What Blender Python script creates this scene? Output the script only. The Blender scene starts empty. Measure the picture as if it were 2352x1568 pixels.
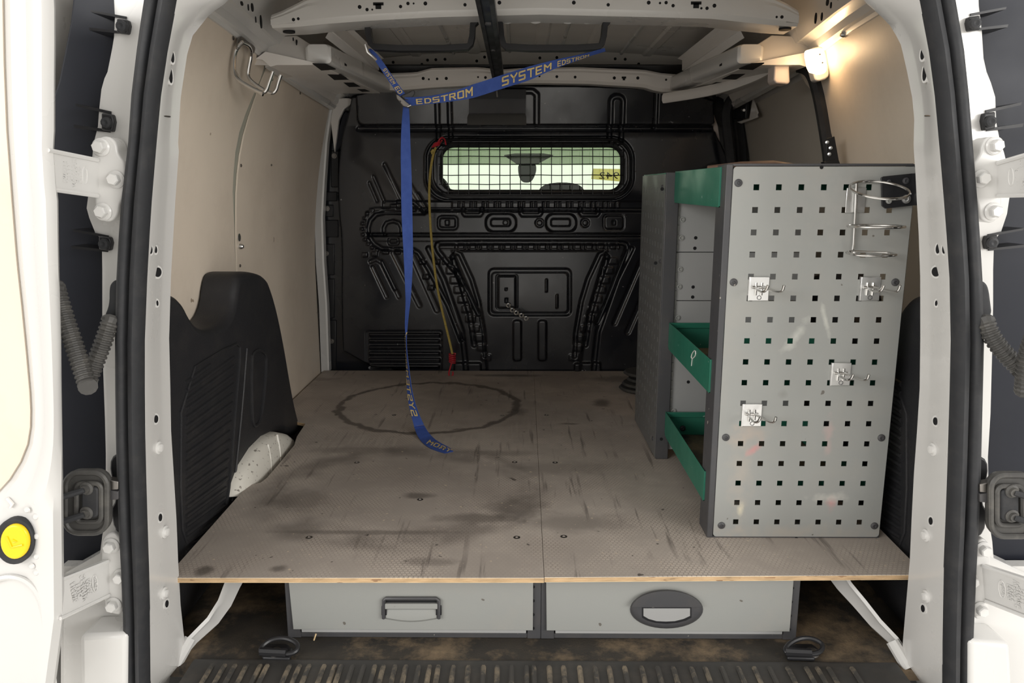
import bpy, bmesh, math, random
import numpy as np
from mathutils import Vector, Matrix
random.seed(7)
SC = bpy.context.scene
COL = SC.collection
# ---------------------------------------------------------------- camera, world, exposure
PITCH = math.radians(11.4); YAW = math.radians(0.46); FPX = 1760.0; CAM = (-.045, 0.0, .80)
cd = bpy.data.cameras.new('camera'); cam = bpy.data.objects.new('camera', cd); COL.objects.link(cam)
cam.location = CAM; cam.rotation_euler = (math.pi/2 - PITCH, 0, YAW)
cd.sensor_width = 36; cd.lens = FPX/2352*36; cd.clip_start = .02; cd.clip_end = 200
SC.camera = cam
w = bpy.data.worlds.new('world'); SC.world = w; w.use_nodes = True
bg = w.node_tree.nodes['Background']; bg.inputs[0].default_value = (1, .975, .93, 1); bg.inputs[1].default_value = .95
SC.view_settings.view_transform = 'Standard'; SC.view_settings.look = 'None'
SC.view_settings.exposure = 0.15; SC.view_settings.gamma = 1; SC.view_settings.use_curve_mapping = False
def area_light(name, loc, rot, sx, sy, power, col):
    l = bpy.data.lights.new(name, 'AREA'); l.shape = 'RECTANGLE'; l.size = sx; l.size_y = sy; l.energy = power; l.color = col
    o = bpy.data.objects.new(name, l); COL.objects.link(o); o.location = loc; o.rotation_euler = rot; return o
# two unseen fill lights added either side, behind the camera, to brighten the walls inside
area_light('fill_light', (3.9, -2.3, 1.7), (math.radians(80), 0, math.radians(53)), 3.0, 1.6, 142, (1, .98, .95))
area_light('fill_light', (-3.7, -2.5, 1.9), (math.radians(79), 0, math.radians(-51)), 3.0, 1.6, 118, (1, .98, .95))

# ---------------------------------------------------------------- geometry helpers
def ray(px, py):
    r = (px-1176)/FPX; u = (784-py)/FPX
    y = math.cos(PITCH)+u*math.sin(PITCH); z = -math.sin(PITCH)+u*math.cos(PITCH)
    c, s = math.cos(YAW), math.sin(YAW)
    return (r*c-y*s, r*s+y*c, z)
def at(px, py, X=None, Y=None, Z=None):
    """where a sight line of the photograph meets a real plane of the van"""
    d = ray(px, py)
    t = (X-CAM[0])/d[0] if X is not None else (Y-CAM[1])/d[1] if Y is not None else (Z-CAM[2])/d[2]
    return tuple(CAM[i]+t*d[i] for i in range(3))
def proj(x, y, z):
    x = x-CAM[0]; y = y-CAM[1]; z = z-CAM[2]
    c, s = math.cos(YAW), math.sin(YAW)
    x, y = x*c+y*s, -x*s+y*c
    f = y*math.cos(PITCH)-z*math.sin(PITCH); u = y*math.sin(PITCH)+z*math.cos(PITCH)
    return 1176+FPX*x/f, 784-FPX*u/f
def chaikin(p, n=2, closed=True):
    for _ in range(n):
        q = []
        m = len(p)
        rng = range(m) if closed else range(m-1)
        if not closed: q.append(tuple(p[0]))
        for i in rng:
            a, b = p[i], p[(i+1) % m]
            q.append(tuple(a[k]*.75+b[k]*.25 for k in range(len(a))))
            q.append(tuple(a[k]*.25+b[k]*.75 for k in range(len(a))))
        if not closed: q.append(tuple(p[-1]))
        p = q
    return p
def rrect(x0, y0, x1, y1, r, n=5):
    o = []
    for cx, cy, a0 in ((x1-r, y1-r, 0), (x0+r, y1-r, 90), (x0+r, y0+r, 180), (x1-r, y0+r, 270)):
        for i in range(n+1):
            a = math.radians(a0+90*i/n); o.append((cx+r*math.cos(a), cy+r*math.sin(a)))
    return o
def circ(cx, cy, rx, ry=None, n=24):
    ry = rx if ry is None else ry
    return [(cx+rx*math.cos(2*math.pi*i/n), cy+ry*math.sin(2*math.pi*i/n)) for i in range(n)]
class MB:
    def __init__(s): s.v = []; s.f = []
    def poly(s, pts):
        k = len(s.v); s.v += [tuple(p) for p in pts]; s.f.append(tuple(range(k, k+len(pts)))); return s
    def box(s, x0, y0, z0, x1, y1, z1):
        return s.prism([(x0, y0, z0), (x1, y0, z0), (x1, y1, z0), (x0, y1, z0)], (0, 0, z1-z0))
    def prism(s, pts, vec):
        k = len(s.v); n = len(pts)
        s.v += [tuple(p) for p in pts]; s.v += [tuple(p[i]+vec[i] for i in range(3)) for p in pts]
        s.f.append(tuple(range(k+n-1, k-1, -1))); s.f.append(tuple(range(k+n, k+2*n)))
        for i in range(n):
            j = (i+1) % n; s.f.append((k+i, k+j, k+n+j, k+n+i))
        return s
    def loft(s, rows, closed=False, cap=False):
        k = len(s.v); m = len(rows[0])
        for r in rows: s.v += [tuple(p) for p in r]
        for i in range(len(rows)-1):
            for j in range(m if closed else m-1):
                a = k+i*m+j; b = k+i*m+(j+1) % m
                s.f.append((a, b, b+m, a+m))
        if cap:
            s.f.append(tuple(range(k+m-1, k-1, -1))); e = k+(len(rows)-1)*m; s.f.append(tuple(range(e, e+m)))
        return s
    def tube(s, path, r, n=8, closed=False, flat=None, ref=None):
        P = [Vector(p) for p in path]; m = len(P)
        rs = r if isinstance(r, (list, tuple)) else [r]*m
        rows = []; up = Vector(ref) if ref else None
        for i in range(m):
            if closed: t = P[(i+1) % m]-P[i-1]
            else: t = P[min(i+1, m-1)]-P[max(i-1, 0)]
            if t.length < 1e-9: t = Vector((0, 0, 1))
            t.normalize()
            if up is None:
                up = Vector((0, 0, 1)) if abs(t.z) < .9 else Vector((1, 0, 0))
            a = up-t*up.dot(t)
            if a.length < 1e-6: a = t.orthogonal()
            a.normalize(); b = t.cross(a)
            if not ref: up = a
            fl = flat or 1
            rows.append([P[i]+a*(rs[i]*math.cos(2*math.pi*(j+.5)/n))+b*(rs[i]*fl*math.sin(2*math.pi*(j+.5)/n)) for j in range(n)])
        if closed: rows.append(rows[0])
        return s.loft(rows, True, not closed)
    def cyl(s, a, b, r, n=16, r2=None):
        return s.tube([a, b], [r, r if r2 is None else r2], n)
    def lathe(s, c, ax, prof, n=24):
        ax = Vector(ax).normalized(); u = ax.orthogonal().normalized(); v = ax.cross(u); c = Vector(c)
        rows = [[c+ax*h+(u*math.cos(2*math.pi*j/n)+v*math.sin(2*math.pi*j/n))*max(r, 1e-4) for j in range(n)] for r, h in prof]
        return s.loft(rows, True, True)
    def ball(s, c, r, n=10, sq=(1, 1, 1)):
        rows = []
        for i in range(n//2+1):
            a = math.pi*i/(n//2); rr = max(math.sin(a), .01)
            rows.append([(c[0]+r*sq[0]*rr*math.cos(2*math.pi*j/n), c[1]+r*sq[1]*rr*math.sin(2*math.pi*j/n), c[2]+r*sq[2]*math.cos(a)) for j in range(n)])
        return s.loft(rows, True, True)
    def build(s, name, m, parent=None, bevel=0, seg=2, smooth=True, ang=35):
        me = bpy.data.meshes.new(name)
        L = Vector((0, 0, 0)); q = parent
        while q is not None: L += q.location; q = q.parent
        me.from_pydata([tuple(Vector(p)-L) for p in s.v], [], s.f); me.update()
        bm = bmesh.new(); bm.from_mesh(me); bmesh.ops.recalc_face_normals(bm, faces=bm.faces); bm.to_mesh(me); bm.free()
        if smooth:
            me.shade_smooth(); me.set_sharp_from_angle(angle=math.radians(ang))
        me.materials.append(m)
        o = bpy.data.objects.new(name, me); COL.objects.link(o); o.parent = parent
        if bevel:
            b = o.modifiers.new('bevel', 'BEVEL'); b.width = bevel; b.segments = seg; b.limit_method = 'ANGLE'; b.angle_limit = math.radians(40); b.harden_normals = False
        return o
def tag(o, label=None, cat=None, group=None, kind=None):
    if label: o['label'] = label
    if cat: o['category'] = cat
    if group: o['group'] = group
    if kind: o['kind'] = kind
    return o
def thing(name, label, cat, loc=(0, 0, 0), group=None):
    o = bpy.data.objects.new(name, None); o.empty_display_size = .02; COL.objects.link(o); o.location = loc
    return tag(o, label, cat, group)
def struct(name, label, cat=None, loc=(0, 0, 0)):
    o = bpy.data.objects.new(name, None); o.empty_display_size = .02; COL.objects.link(o); o.location = loc
    return tag(o, label, cat, None, 'structure')
def copy_tree(o, parent=None):
    c = o.copy(); COL.objects.link(c); c.parent = parent
    for ch in list(o.children): copy_tree(ch, c)
    return c
def on(pts, X=None, Y=None, Z=None): return [at(a, b, X=X, Y=Y, Z=Z) for a, b in pts]
def interp(tab, y):
    for (a, xa), (b, xb) in zip(tab, tab[1:]):
        if y <= b: return xa+(xb-xa)*(y-a)/(b-a) if y > a else xa
    return tab[-1][1]

# ---------------------------------------------------------------- materials
def nt(m): return m.node_tree.nodes, m.node_tree.links
def mat(name, col, rough=.5, metal=0, noise=0, nscale=8, bump=0, bscale=60, spec=.5, col2=None, trans=0, ior=1.45, emit=None, estr=0, coat=0, aniso=None, chips=None, chipcol=(.02, .02, .02), chipscale=40, dust=None, dustcol=(.25, .21, .17), dustscale=9):
    m = bpy.data.materials.new(name); m.use_nodes = True; N, L = nt(m); b = N['Principled BSDF']
    b.inputs['Base Color'].default_value = (*col, 1); b.inputs['Roughness'].default_value = rough; b.inputs['Metallic'].default_value = metal
    b.inputs['Specular IOR Level'].default_value = spec; b.inputs['IOR'].default_value = ior; b.inputs['Transmission Weight'].default_value = trans
    b.inputs['Coat Weight'].default_value = coat; b.inputs['Coat Roughness'].default_value = .15
    if emit: b.inputs['Emission Color'].default_value = (*emit, 1); b.inputs['Emission Strength'].default_value = estr
    tc = N.new('ShaderNodeTexCoord'); vec = tc.outputs['Object']
    if aniso:
        mp = N.new('ShaderNodeMapping'); mp.inputs['Scale'].default_value = aniso; L.new(vec, mp.inputs['Vector']); vec = mp.outputs[0]
    cur = None
    def mix(f, a, c2):
        x = N.new('ShaderNodeMix'); x.data_type = 'RGBA'; L.new(f, x.inputs[0])
        if isinstance(a, tuple): x.inputs[6].default_value = (*a, 1)
        else: L.new(a, x.inputs[6])
        x.inputs[7].default_value = (*c2, 1); return x.outputs[2]
    def ramp(src, lo, hi, v=1.0):
        r = N.new('ShaderNodeMapRange'); r.inputs[1].default_value = lo; r.inputs[2].default_value = hi; r.inputs[4].default_value = v; r.clamp = True
        L.new(src, r.inputs[0]); return r.outputs[0]
    if noise:
        n = N.new('ShaderNodeTexNoise'); n.inputs['Scale'].default_value = nscale; n.inputs['Detail'].default_value = 5; L.new(vec, n.inputs['Vector'])
        cur = mix(ramp(n.outputs[0], .3, .7, 1), col, col2 or tuple(c*(1-noise) for c in col))
        r2 = N.new('ShaderNodeMapRange'); r2.inputs[1].default_value = .3; r2.inputs[2].default_value = .7; r2.inputs[3].default_value = max(rough-.08, .02); r2.inputs[4].default_value = min(rough+.1, 1)
        L.new(n.outputs[0], r2.inputs[0]); L.new(r2.outputs[0], b.inputs['Roughness'])
    if dust:
        n = N.new('ShaderNodeTexNoise'); n.inputs['Scale'].default_value = dustscale; n.inputs['Detail'].default_value = 8; n.inputs['Roughness'].default_value = .7; L.new(vec, n.inputs['Vector'])
        cur = mix(ramp(n.outputs[0], .48, .75, dust), cur if cur is not None else col, dustcol)
    if chips:
        n = N.new('ShaderNodeTexNoise'); n.inputs['Scale'].default_value = chipscale; n.inputs['Detail'].default_value = 2; L.new(vec, n.inputs['Vector'])
        cur = mix(ramp(n.outputs[0], chips, chips+.015, .8), cur if cur is not None else col, chipcol)
    if cur is not None: L.new(cur, b.inputs['Base Color'])
    if bump:
        n = N.new('ShaderNodeTexNoise'); n.inputs['Scale'].default_value = bscale; n.inputs['Detail'].default_value = 3; L.new(vec, n.inputs['Vector'])
        bp = N.new('ShaderNodeBump'); bp.inputs['Strength'].default_value = bump; bp.inputs['Distance'].default_value = .002; L.new(n.outputs[0], bp.inputs['Height']); L.new(bp.outputs[0], b.inputs['Normal'])
    return m
M = {}
M['white'] = mat('white_paint', (.64, .63, .61), .30, coat=.4, noise=.05, nscale=5, chips=.80, chipscale=26)
M['white2'] = mat('white_primer', (.80, .765, .725), .36, noise=.08, nscale=5, coat=.15)
M['roofpaint'] = mat('roof_panel_grey', (.76, .72, .67), .34, noise=.15, nscale=4, chips=.72, chipcol=(.6, .58, .54), chipscale=140)
M['lining'] = mat('beige_lining', (.74, .645, .535), .42, noise=.10, nscale=3, bump=.05, bscale=180, dust=.25, dustcol=(.40, .32, .25), dustscale=4, chips=.765, chipcol=(.25, .18, .12), chipscale=22)
M['lining2'] = mat('grey_door_lining', (.46, .42, .36), .36, noise=.08, nscale=3, bump=.05, bscale=180)
M['strip'] = mat('grey_green_lining_strip', (.36, .36, .30), .45, noise=.1, nscale=4)
M['rubber'] = mat('black_rubber_seal', (.023, .024, .027), .6, noise=.2, nscale=20, bump=.05, bscale=200, dust=.15, dustcol=(.12, .11, .1), dustscale=30)
M['trimplastic'] = mat('black_moulded_plastic', (.020, .020, .022), .48, bump=.35, bscale=500, dust=.35, dustcol=(.06, .055, .05), dustscale=12, spec=.4)
M['darkplastic'] = mat('slate_black_plastic', (.016, .018, .026), .42, noise=.2, nscale=6, dust=.1, dustcol=(.04, .04, .045), spec=.3)
M['blackmetal'] = mat('black_coated_metal', (.018, .018, .02), .38, noise=.2, nscale=15)
M['bulk'] = mat('bulkhead_black_paint', (.012, .0135, .019), .24, noise=.3, nscale=7, dust=.3, dustcol=(.038, .036, .036), dustscale=7, chips=.75, chipcol=(.25, .25, .25), chipscale=60, bump=.08, bscale=25, spec=1.0)
M['panelgrey'] = mat('light_grey_powder_coat', (.30, .305, .29), .42, noise=.06, nscale=6, bump=.05, bscale=300, chips=.755, chipcol=(.10, .085, .07), chipscale=45, dust=.22, dustcol=(.40, .34, .28), dustscale=5)
M['framegrey'] = mat('dark_grey_powder_coat', (.060, .060, .064), .45, noise=.12, nscale=12, chips=.74, chipcol=(.35, .32, .28), chipscale=45, dust=.25, dustcol=(.12, .10, .085), dustscale=14)
M['slotgrey'] = mat('mid_grey_powder_coat', (.125, .125, .122), .42, noise=.1, nscale=12, dust=.2, dustcol=(.2, .18, .16), dustscale=12)
M['backgrey'] = mat('grey_back_plate', (.33, .33, .325), .40, noise=.06, nscale=8)
M['green'] = mat('green_powder_coat', (.022, .155, .100), .38, noise=.15, nscale=10, chips=.74, chipcol=(.3, .4, .35), chipscale=60, dust=.12, dustcol=(.15, .2, .16))
M['zinc'] = mat('bright_zinc', (.74, .74, .73), .33, metal=1, noise=.05, nscale=60)
M['chrome'] = mat('polished_steel', (.66, .65, .63), .20, metal=1, noise=.05, nscale=30)
M['blue'] = mat('blue_webbing', (.045, .095, .36), .75, bump=.5, bscale=900, noise=.15, nscale=60)
M['gold'] = mat('yellow_woven_lettering', (.72, .55, .22), .8, noise=.25, nscale=300)
M['yellowcord'] = mat('yellow_elastic_cord', (.62, .48, .12), .7, noise=.5, nscale=400, col2=(.35, .27, .08))
M['red'] = mat('red_coated_hook', (.55, .03, .045), .4)
M['yellow'] = mat('yellow_reflector', (.90, .60, .01), .3, noise=.05)
M['grommet'] = mat('dusty_rubber_gaiter', (.055, .053, .050), .5, dust=.5, dustcol=(.16, .15, .13), dustscale=30)
M['hole'] = mat('unlit_recess', (.004, .004, .005), .8)  # near-black pieces carry the shade inside holes and slots in their colour
M['dark_alu'] = mat('buckle_metal', (.30, .28, .26), .4, metal=1, noise=.2, nscale=60)
M['mirrorplastic'] = mat('grey_green_plastic', (.09, .10, .095), .5)
M['headliner'] = mat('pale_headliner', (.62, .64, .55), .9)
M['seat'] = mat('dark_seat_cloth', (.02, .02, .02), .9)
M['brownitem'] = mat('brown_leather_scrap', (.20, .12, .085), .6, noise=.3, nscale=20)
M['concrete'] = mat('pale_workshop_floor', (.82, .80, .77), .5, noise=.1, nscale=1)
M['sticker'] = mat('yellow_sticker', (.85, .78, .40), .6, spec=.3)
N_, L_ = nt(M['sticker']); tr_n = N_.new('ShaderNodeBsdfTransparent'); tr_n.inputs[0].default_value = (.92, .86, .50, 1); ad_n = N_.new('ShaderNodeMixShader'); ad_n.inputs[0].default_value = .75
L_.new(N_['Principled BSDF'].outputs[0], ad_n.inputs[1]); L_.new(tr_n.outputs[0], ad_n.inputs[2]); L_.new(ad_n.outputs[0], N_['Material Output'].inputs[0])
M['brownprint'] = mat('brown_sticker_print', (.25, .17, .08), .6)
M['lens'] = mat('lit_lamp_lens', (.9, .8, .6), .4, emit=(1, .70, .38), estr=6)
M['pinkwhite'] = mat('warm_white_cover', (.72, .62, .56), .35, coat=.2)
def glass(name, col):
    m = bpy.data.materials.new(name); m.use_nodes = True; N, L = nt(m); N.remove(N['Principled BSDF'])
    t = N.new('ShaderNodeBsdfTransparent'); t.inputs[0].default_value = (*col, 1); g = N.new('ShaderNodeBsdfGlossy'); g.inputs['Roughness'].default_value = .03
    f = N.new('ShaderNodeFresnel'); f.inputs[0].default_value = 1.45; x = N.new('ShaderNodeMixShader')
    L.new(f.outputs[0], x.inputs[0]); L.new(t.outputs[0], x.inputs[1]); L.new(g.outputs[0], x.inputs[2]); L.new(x.outputs[0], N['Material Output'].inputs[0]); return m
M['glass'] = glass('green_tinted_glass', (.93, 1, .90))
M['glass2'] = glass('green_sun_strip_glass', (.52, .57, .48))
# layered ply edge
def ply_mats():
    a = mat('pale_birch_ply', (.78, .58, .33), .6, noise=.35, nscale=30, aniso=(1, 1, 6), chips=.66, chipcol=(.16, .08, .04), chipscale=22)
    b = mat('brown_birch_ply', (.36, .20, .10), .65, noise=.4, nscale=30, aniso=(1, 1, 6), chips=.70, chipcol=(.10, .05, .03), chipscale=30)
    return a, b
M['ply1'], M['ply2'] = ply_mats()
def floor_material():
    m = bpy.data.materials.new('worn_hex_film_ply'); m.use_nodes = True; N, L = nt(m); b = N['Principled BSDF']
    tc = N.new('ShaderNodeTexCoord'); P = tc.outputs['Object']
    def vm(op, a, bb=None, s=None):
        n = N.new('ShaderNodeVectorMath'); n.operation = op
        for k, q in ((0, a), (1, bb)):
            if q is None: continue
            if isinstance(q, tuple): n.inputs[k].default_value = q
            else: L.new(q, n.inputs[k])
        if s is not None: n.inputs[3].default_value = s
        return n.outputs['Value'] if op in ('DOT_PRODUCT', 'LENGTH', 'DISTANCE') else n.outputs[0]
    def mm(op, a, bb=None, cc=None):
        n = N.new('ShaderNodeMath'); n.operation = op
        for k, q in ((0, a), (1, bb), (2, cc)):
            if q is None: continue
            if isinstance(q, (int, float)): n.inputs[k].default_value = q
            else: L.new(q, n.inputs[k])
        return n.outputs[0]
    def rg(a, lo, hi, o0=0., o1=1.):
        n = N.new('ShaderNodeMapRange'); n.interpolation_type = 'SMOOTHSTEP'
        n.inputs[1].default_value = lo; n.inputs[2].default_value = hi; n.inputs[3].default_value = o0; n.inputs[4].default_value = o1; L.new(a, n.inputs[0]); return n.outputs[0]
    def noise(sc, det=4, rough=.5, v=None, w=0.):
        n = N.new('ShaderNodeTexNoise'); n.inputs['Scale'].default_value = sc; n.inputs['Detail'].default_value = det; n.inputs['Roughness'].default_value = rough
        L.new(P if v is None else v, n.inputs['Vector']); return n.outputs[0]
    flat = vm('MULTIPLY', P, (1, 1, 0)); S = .0082
    p = vm('ADD', vm('SCALE', flat, None, 1/S), (500, 500, 0)); R = (1, 1.7320508, 1); H = (.5, .8660254, .5)
    a = vm('SUBTRACT', vm('MODULO', p, R), H); c = vm('SUBTRACT', vm('MODULO', vm('SUBTRACT', p, (.5, .8660254, 0)), R), H)
    a = vm('MULTIPLY', a, (1, 1, 0)); c = vm('MULTIPLY', c, (1, 1, 0))
    def hexd(g):
        q = vm('ABSOLUTE', g); d = vm('DOT_PRODUCT', q, (.5, .8660254, 0)); s = N.new('ShaderNodeSeparateXYZ'); L.new(q, s.inputs[0]); return mm('MAXIMUM', d, s.outputs[0])
    hd = mm('MINIMUM', hexd(a), hexd(c)); line = rg(hd, .37, .47)
    wear = rg(noise(5.5, 5, .65), .40, .60)
    hexv = mm('MULTIPLY', line, mm('MULTIPLY_ADD', wear, -.75, .95))
    def mix(f, x, y):
        n = N.new('ShaderNodeMix'); n.data_type = 'RGBA'; L.new(f, n.inputs[0])
        for k, q in ((6, x), (7, y)):
            if isinstance(q, tuple): n.inputs[k].default_value = (*q, 1)
            else: L.new(q, n.inputs[k])
        return n.outputs[2]
    base = mix(rg(noise(3, 6, .6), .35, .65), (.51, .445, .385), (.385, .333, .288))
    col = mix(mm('MULTIPLY', hexv, .78), base, (.21, .18, .155))
    col = mix(mm('MULTIPLY', wear, .5), col, (.28, .245, .215))
    wob = mm('MULTIPLY_ADD', noise(22, 4), .05, -.025)
    def ring(c, r, wd, st, col, brk=.5):
        d = mm('ADD', vm('DISTANCE', flat, (c[0], c[1], 0)), wob); k = mm('ABSOLUTE', mm('SUBTRACT', d, r))
        v = mm('MULTIPLY', rg(k, wd*.35, wd, 1, 0), rg(noise(11, 3), brk-.22, brk+.05, .25, 1)); return mix(mm('MULTIPLY', v, st), col, (.07, .057, .048))
    def blob(c, rx, ry, st, col, tint=(.075, .062, .052), brk=.5):
        q = vm('MULTIPLY', vm('SUBTRACT', flat, (c[0], c[1], 0)), (1/rx, 1/ry, 0)); d = mm('ADD', vm('LENGTH', q), mm('MULTIPLY_ADD', noise(28, 5, .7), 1.3, -.65))
        return mix(mm('MULTIPLY', rg(d, .30, 1.15, 1, 0), st*.85), col, tint)
    Z = .154
    c1 = at(985, 930, Z=Z); e1 = at(1188, 930, Z=Z); col = ring(c1, e1[0]-c1[0], .016, .75, col, .30)
    # drip streaks that run off the near side of the ring
    q = vm('MULTIPLY', P, (90, 6, 0)); dd = vm('DISTANCE', flat, (c1[0], c1[1], 0)); sp = N.new('ShaderNodeSeparateXYZ'); L.new(P, sp.inputs[0])
    st = mm('MULTIPLY', rg(dd, .305, .325, 0, 1), rg(dd, .36, .42, 1, 0)); st = mm('MULTIPLY', st, rg(sp.outputs[1], c1[1]-.12, c1[1]-.22, 0, 1)); st = mm('MULTIPLY', st, rg(noise(1, 2, .5, q), .52, .60))
    col = mix(mm('MULTIPLY', st, .75), col, (.42, .37, .32))
    c2 = at(930, 1125, Z=Z); e2 = at(1215, 1125, Z=Z); r2 = e2[0]-c2[0]
    dd = mm('ADD', vm('LENGTH', vm('MULTIPLY', vm('SUBTRACT', flat, (c2[0], c2[1], 0)), (1/r2, 1/(r2*.9), 0))), mm('MULTIPLY_ADD', noise(7, 5), .3, -.15))
    k = mm('ABSOLUTE', mm('SUBTRACT', dd, 1.0)); col = mix(mm('MULTIPLY', rg(k, .05, .24, 1, 0), mm('MULTIPLY', rg(noise(9, 4), .30, .6), .55)), col, (.105, .088, .076))
    col = mix(mm('MULTIPLY', rg(dd, .5, 1.1, 1, 0), .30), col, (.12, .10, .087))
    for (x, y, rx, ry, s_) in ((1165, 862, .16, .022, .95), (1382, 925, .035, .05, .8), (1310, 973, .035, .012, .7), (1185, 1165, .075, .07, .65), (1100, 1190, .10, .03, .7), (960, 1138, .04, .02, .8), (1290, 1075, .16, .05, .35), (1320, 1200, .13, .05, .45),
                               (1190, 945, .03, .05, .6), (820, 1035, .14, .035, .45), (1130, 1040, .12, .03, .45), (1420, 870, .12, .05, .6), (690, 1150, .08, .07, .5), (840, 1222, .2, .012, .6), (470, 1310, .02, .02, .9), (640, 1305, .02, .015, .8), (990, 1290, .06, .02, .5), (730, 870, .09, .03, .4)):
        col = blob(at(x, y, Z=Z), rx, ry, s_, col)
    # cross-grain scuffs, scratches and light paint specks
    sq = vm('MULTIPLY', P, (60, 3.5, 0)); col = mix(mm('MULTIPLY', rg(noise(1, 3, .6, sq), .57, .70), mm('MULTIPLY', rg(noise(4, 2), .42, .58), .65)), col, (.09, .075, .065))
    col = mix(mm('MULTIPLY', rg(noise(95, 1), .735, .76), .6), col, (.62, .50, .36))
    col = mix(mm('MULTIPLY', rg(noise(48, 2), .735, .77), .8), col, (.05, .04, .035))
    L.new(col, b.inputs['Base Color'])
    L.new(rg(wear, 0, 1, .50, .68), b.inputs['Roughness'])
    bp = N.new('ShaderNodeBump'); bp.inputs['Strength'].default_value = .25; bp.inputs['Distance'].default_value = .0006; L.new(mm('SUBTRACT', 1.0, hexv), bp.inputs['Height']); L.new(bp.outputs[0], b.inputs['Normal'])
    return m
M['hexfloor'] = floor_material()
M['mat_floor'] = mat('stained_rubber_mat', (.045, .038, .030), .62, noise=.4, nscale=14, col2=(.022, .020, .018), dust=1.6, dustcol=(.23, .165, .10), dustscale=4.2, bump=.35, bscale=320)
M['sill'] = mat('black_sill_plastic', (.040, .038, .036), .45, dust=.35, dustcol=(.12, .10, .08), dustscale=18)
M['rib'] = mat('scuffed_sill_rib', (.055, .052, .048), .5, dust=.9, dustcol=(.36, .29, .20), dustscale=25)
M['arch'] = mat('scuffed_white_wheel_arch', (.70, .67, .60), .4, noise=.1, nscale=9, chips=.66, chipcol=(.14, .12, .10), chipscale=110)

# ================================================================= SETTING
ground = MB().box(-30, -30, -.60, 30, 30, -.55).build('ground', M['concrete'], smooth=False); tag(ground, kind='structure')
YB = 2.70
def wallx(z):  # half width of the load space
    return .750 if z < .5 else .750-.092*((z-.5)/.62)**2
def lining(name, y0, y1, ztop, side, m, parent, th=.004, z0=.10, off=0., edge0=None, edge1=None):
    """curved board on the side wall between two (possibly slanted) upright edges"""
    mb = MB(); nz = 22; ny = 14; A = []; B = []
    for i in range(nz+1):
        rowA = []; rowB = []
        for j in range(ny+1):
            u = j/ny
            ya = y0 if edge0 is None else None; f = i/nz
            zt0 = z0+(ztop(y0)-z0)*f
            a = edge0(zt0) if edge0 else y0
            e = edge1(zt0) if edge1 else y1
            y = a+(e-a)*u; z = z0+(ztop(y)-z0)*f
            x = wallx(z)-off
            rowA.append((side*x, y, z)); rowB.append((side*(x+th), y, z))
        A.append(rowA); B.append(rowB)
    mb.loft(A); mb.loft(B)
    mb.loft([A[-1], B[-1]]); mb.loft([A[0], B[0]]); mb.loft([[r[0] for r in A], [r[0] for r in B]]); mb.loft([[r[-1] for r in A], [r[-1] for r in B]])
    return mb.build(name, m, parent)
ZT = [(1.0, 1.155), (1.6, 1.133), (2.06, 1.095), (2.65, 1.07)]
ztop = lambda y: interp(ZT, y)
wl = struct('wall_left', 'left side wall of the load space lined with beige board above black trim')
# white body behind the boards
lining('side_panel', 1.22, 2.76, lambda y: ztop(y)+.02, -1, M['white2'], wl, .02, 0, -.012)
eL = lambda z: 1.80-.09*(z-.6) if z > .6 else 1.80
SL = [(0, 1.905), (.62, 1.899), (.726, 1.89), (.81, 1.868), (.90, 1.861), (.97, 1.876), (1.035, 1.915), (1.12, 1.97)]
SR = [(0, 1.912), (.617, 1.910), (.725, 1.903), (.81, 1.893), (.904, 1.900), (.978, 1.930), (1.041, 1.960), (1.12, 2.0)]
lining('front_lining_board', 1.215, 1.845, ztop, -1, M['lining'], wl, edge1=lambda z: interp(SL, z))
lining('rear_lining_board', 1.86, 2.655, lambda y: ztop(y)-.004, -1, M['lining'], wl, edge0=lambda z: interp(SR, z))
lining('lining_strip', 1.83, 2.02, lambda y: ztop(y)-.002, -1, M['strip'], wl, off=-.005)
def side_mark(px, py, r, m, parent, name='screw', side=-1, h=.0025):
    # on the curved wall: iterate the meeting point
    X = .74
    for _ in range(8):
        p = at(px, py, X=side*X); X = wallx(p[2])-.0005
    c = Vector(p); c.x = side*(X)
    return MB().lathe(c, (-side, 0, 0), [(r, 0), (r, h*.5), (r*.6, h), (0.0001, h)], 12).build(name, m, parent)
for px, py, r in ((535, 87, .005), (610, 129, .005), (689, 214, .004), (625, 182, .004), (748, 242, .004), (553, 380, .004), (551, 610, .004), (623, 379, .003), (590, 130, .003)):
    side_mark(px, py, r, M['dark_alu'], wl)
side_mark(549, 545, .010, M['zinc'], wl, 'latch_catch'); side_mark(550, 566, .007, M['zinc'], wl, 'latch_catch', h=.01)

wr = struct('wall_right', 'right side wall of the load space with beige lining behind the shelving')
lining('side_panel', 1.22, 2.76, lambda y: ztop(y)+.02, 1, M['white2'], wr, .02, 0, -.035)
def doorcurve(z):  # rear edge of the side door opening on the right wall
    t = [(.1, 1.80), (.80, 1.86), (.95, 1.905), (1.05, 1.955), (1.10, 2.02), (1.2, 2.1)]
    return interp(t, z)
lining('rear_lining_board', 1.215, 1.9, ztop, 1, M['lining'], wr, edge1=doorcurve)
for px, py, r in ((1943, 80, .006), (1785, 130, .003)):
    side_mark(px, py, r, M['zinc'], wr, side=1, h=.012)
# sliding side door (its own lining, seen forward of the seal)
d2 = struct('door_2', 'sliding side door closed on the right, grey lined, edged by a black seal')
lining('door_lining_board', 1.86, 2.66, lambda y: ztop(y)-.02, 1, M['lining2'], d2, off=-.022)
for px, py in ((1751, 215), (1743, 263), (1702, 262)):
    side_mark(px, py, .005, M['dark_alu'], d2, side=1)
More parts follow.
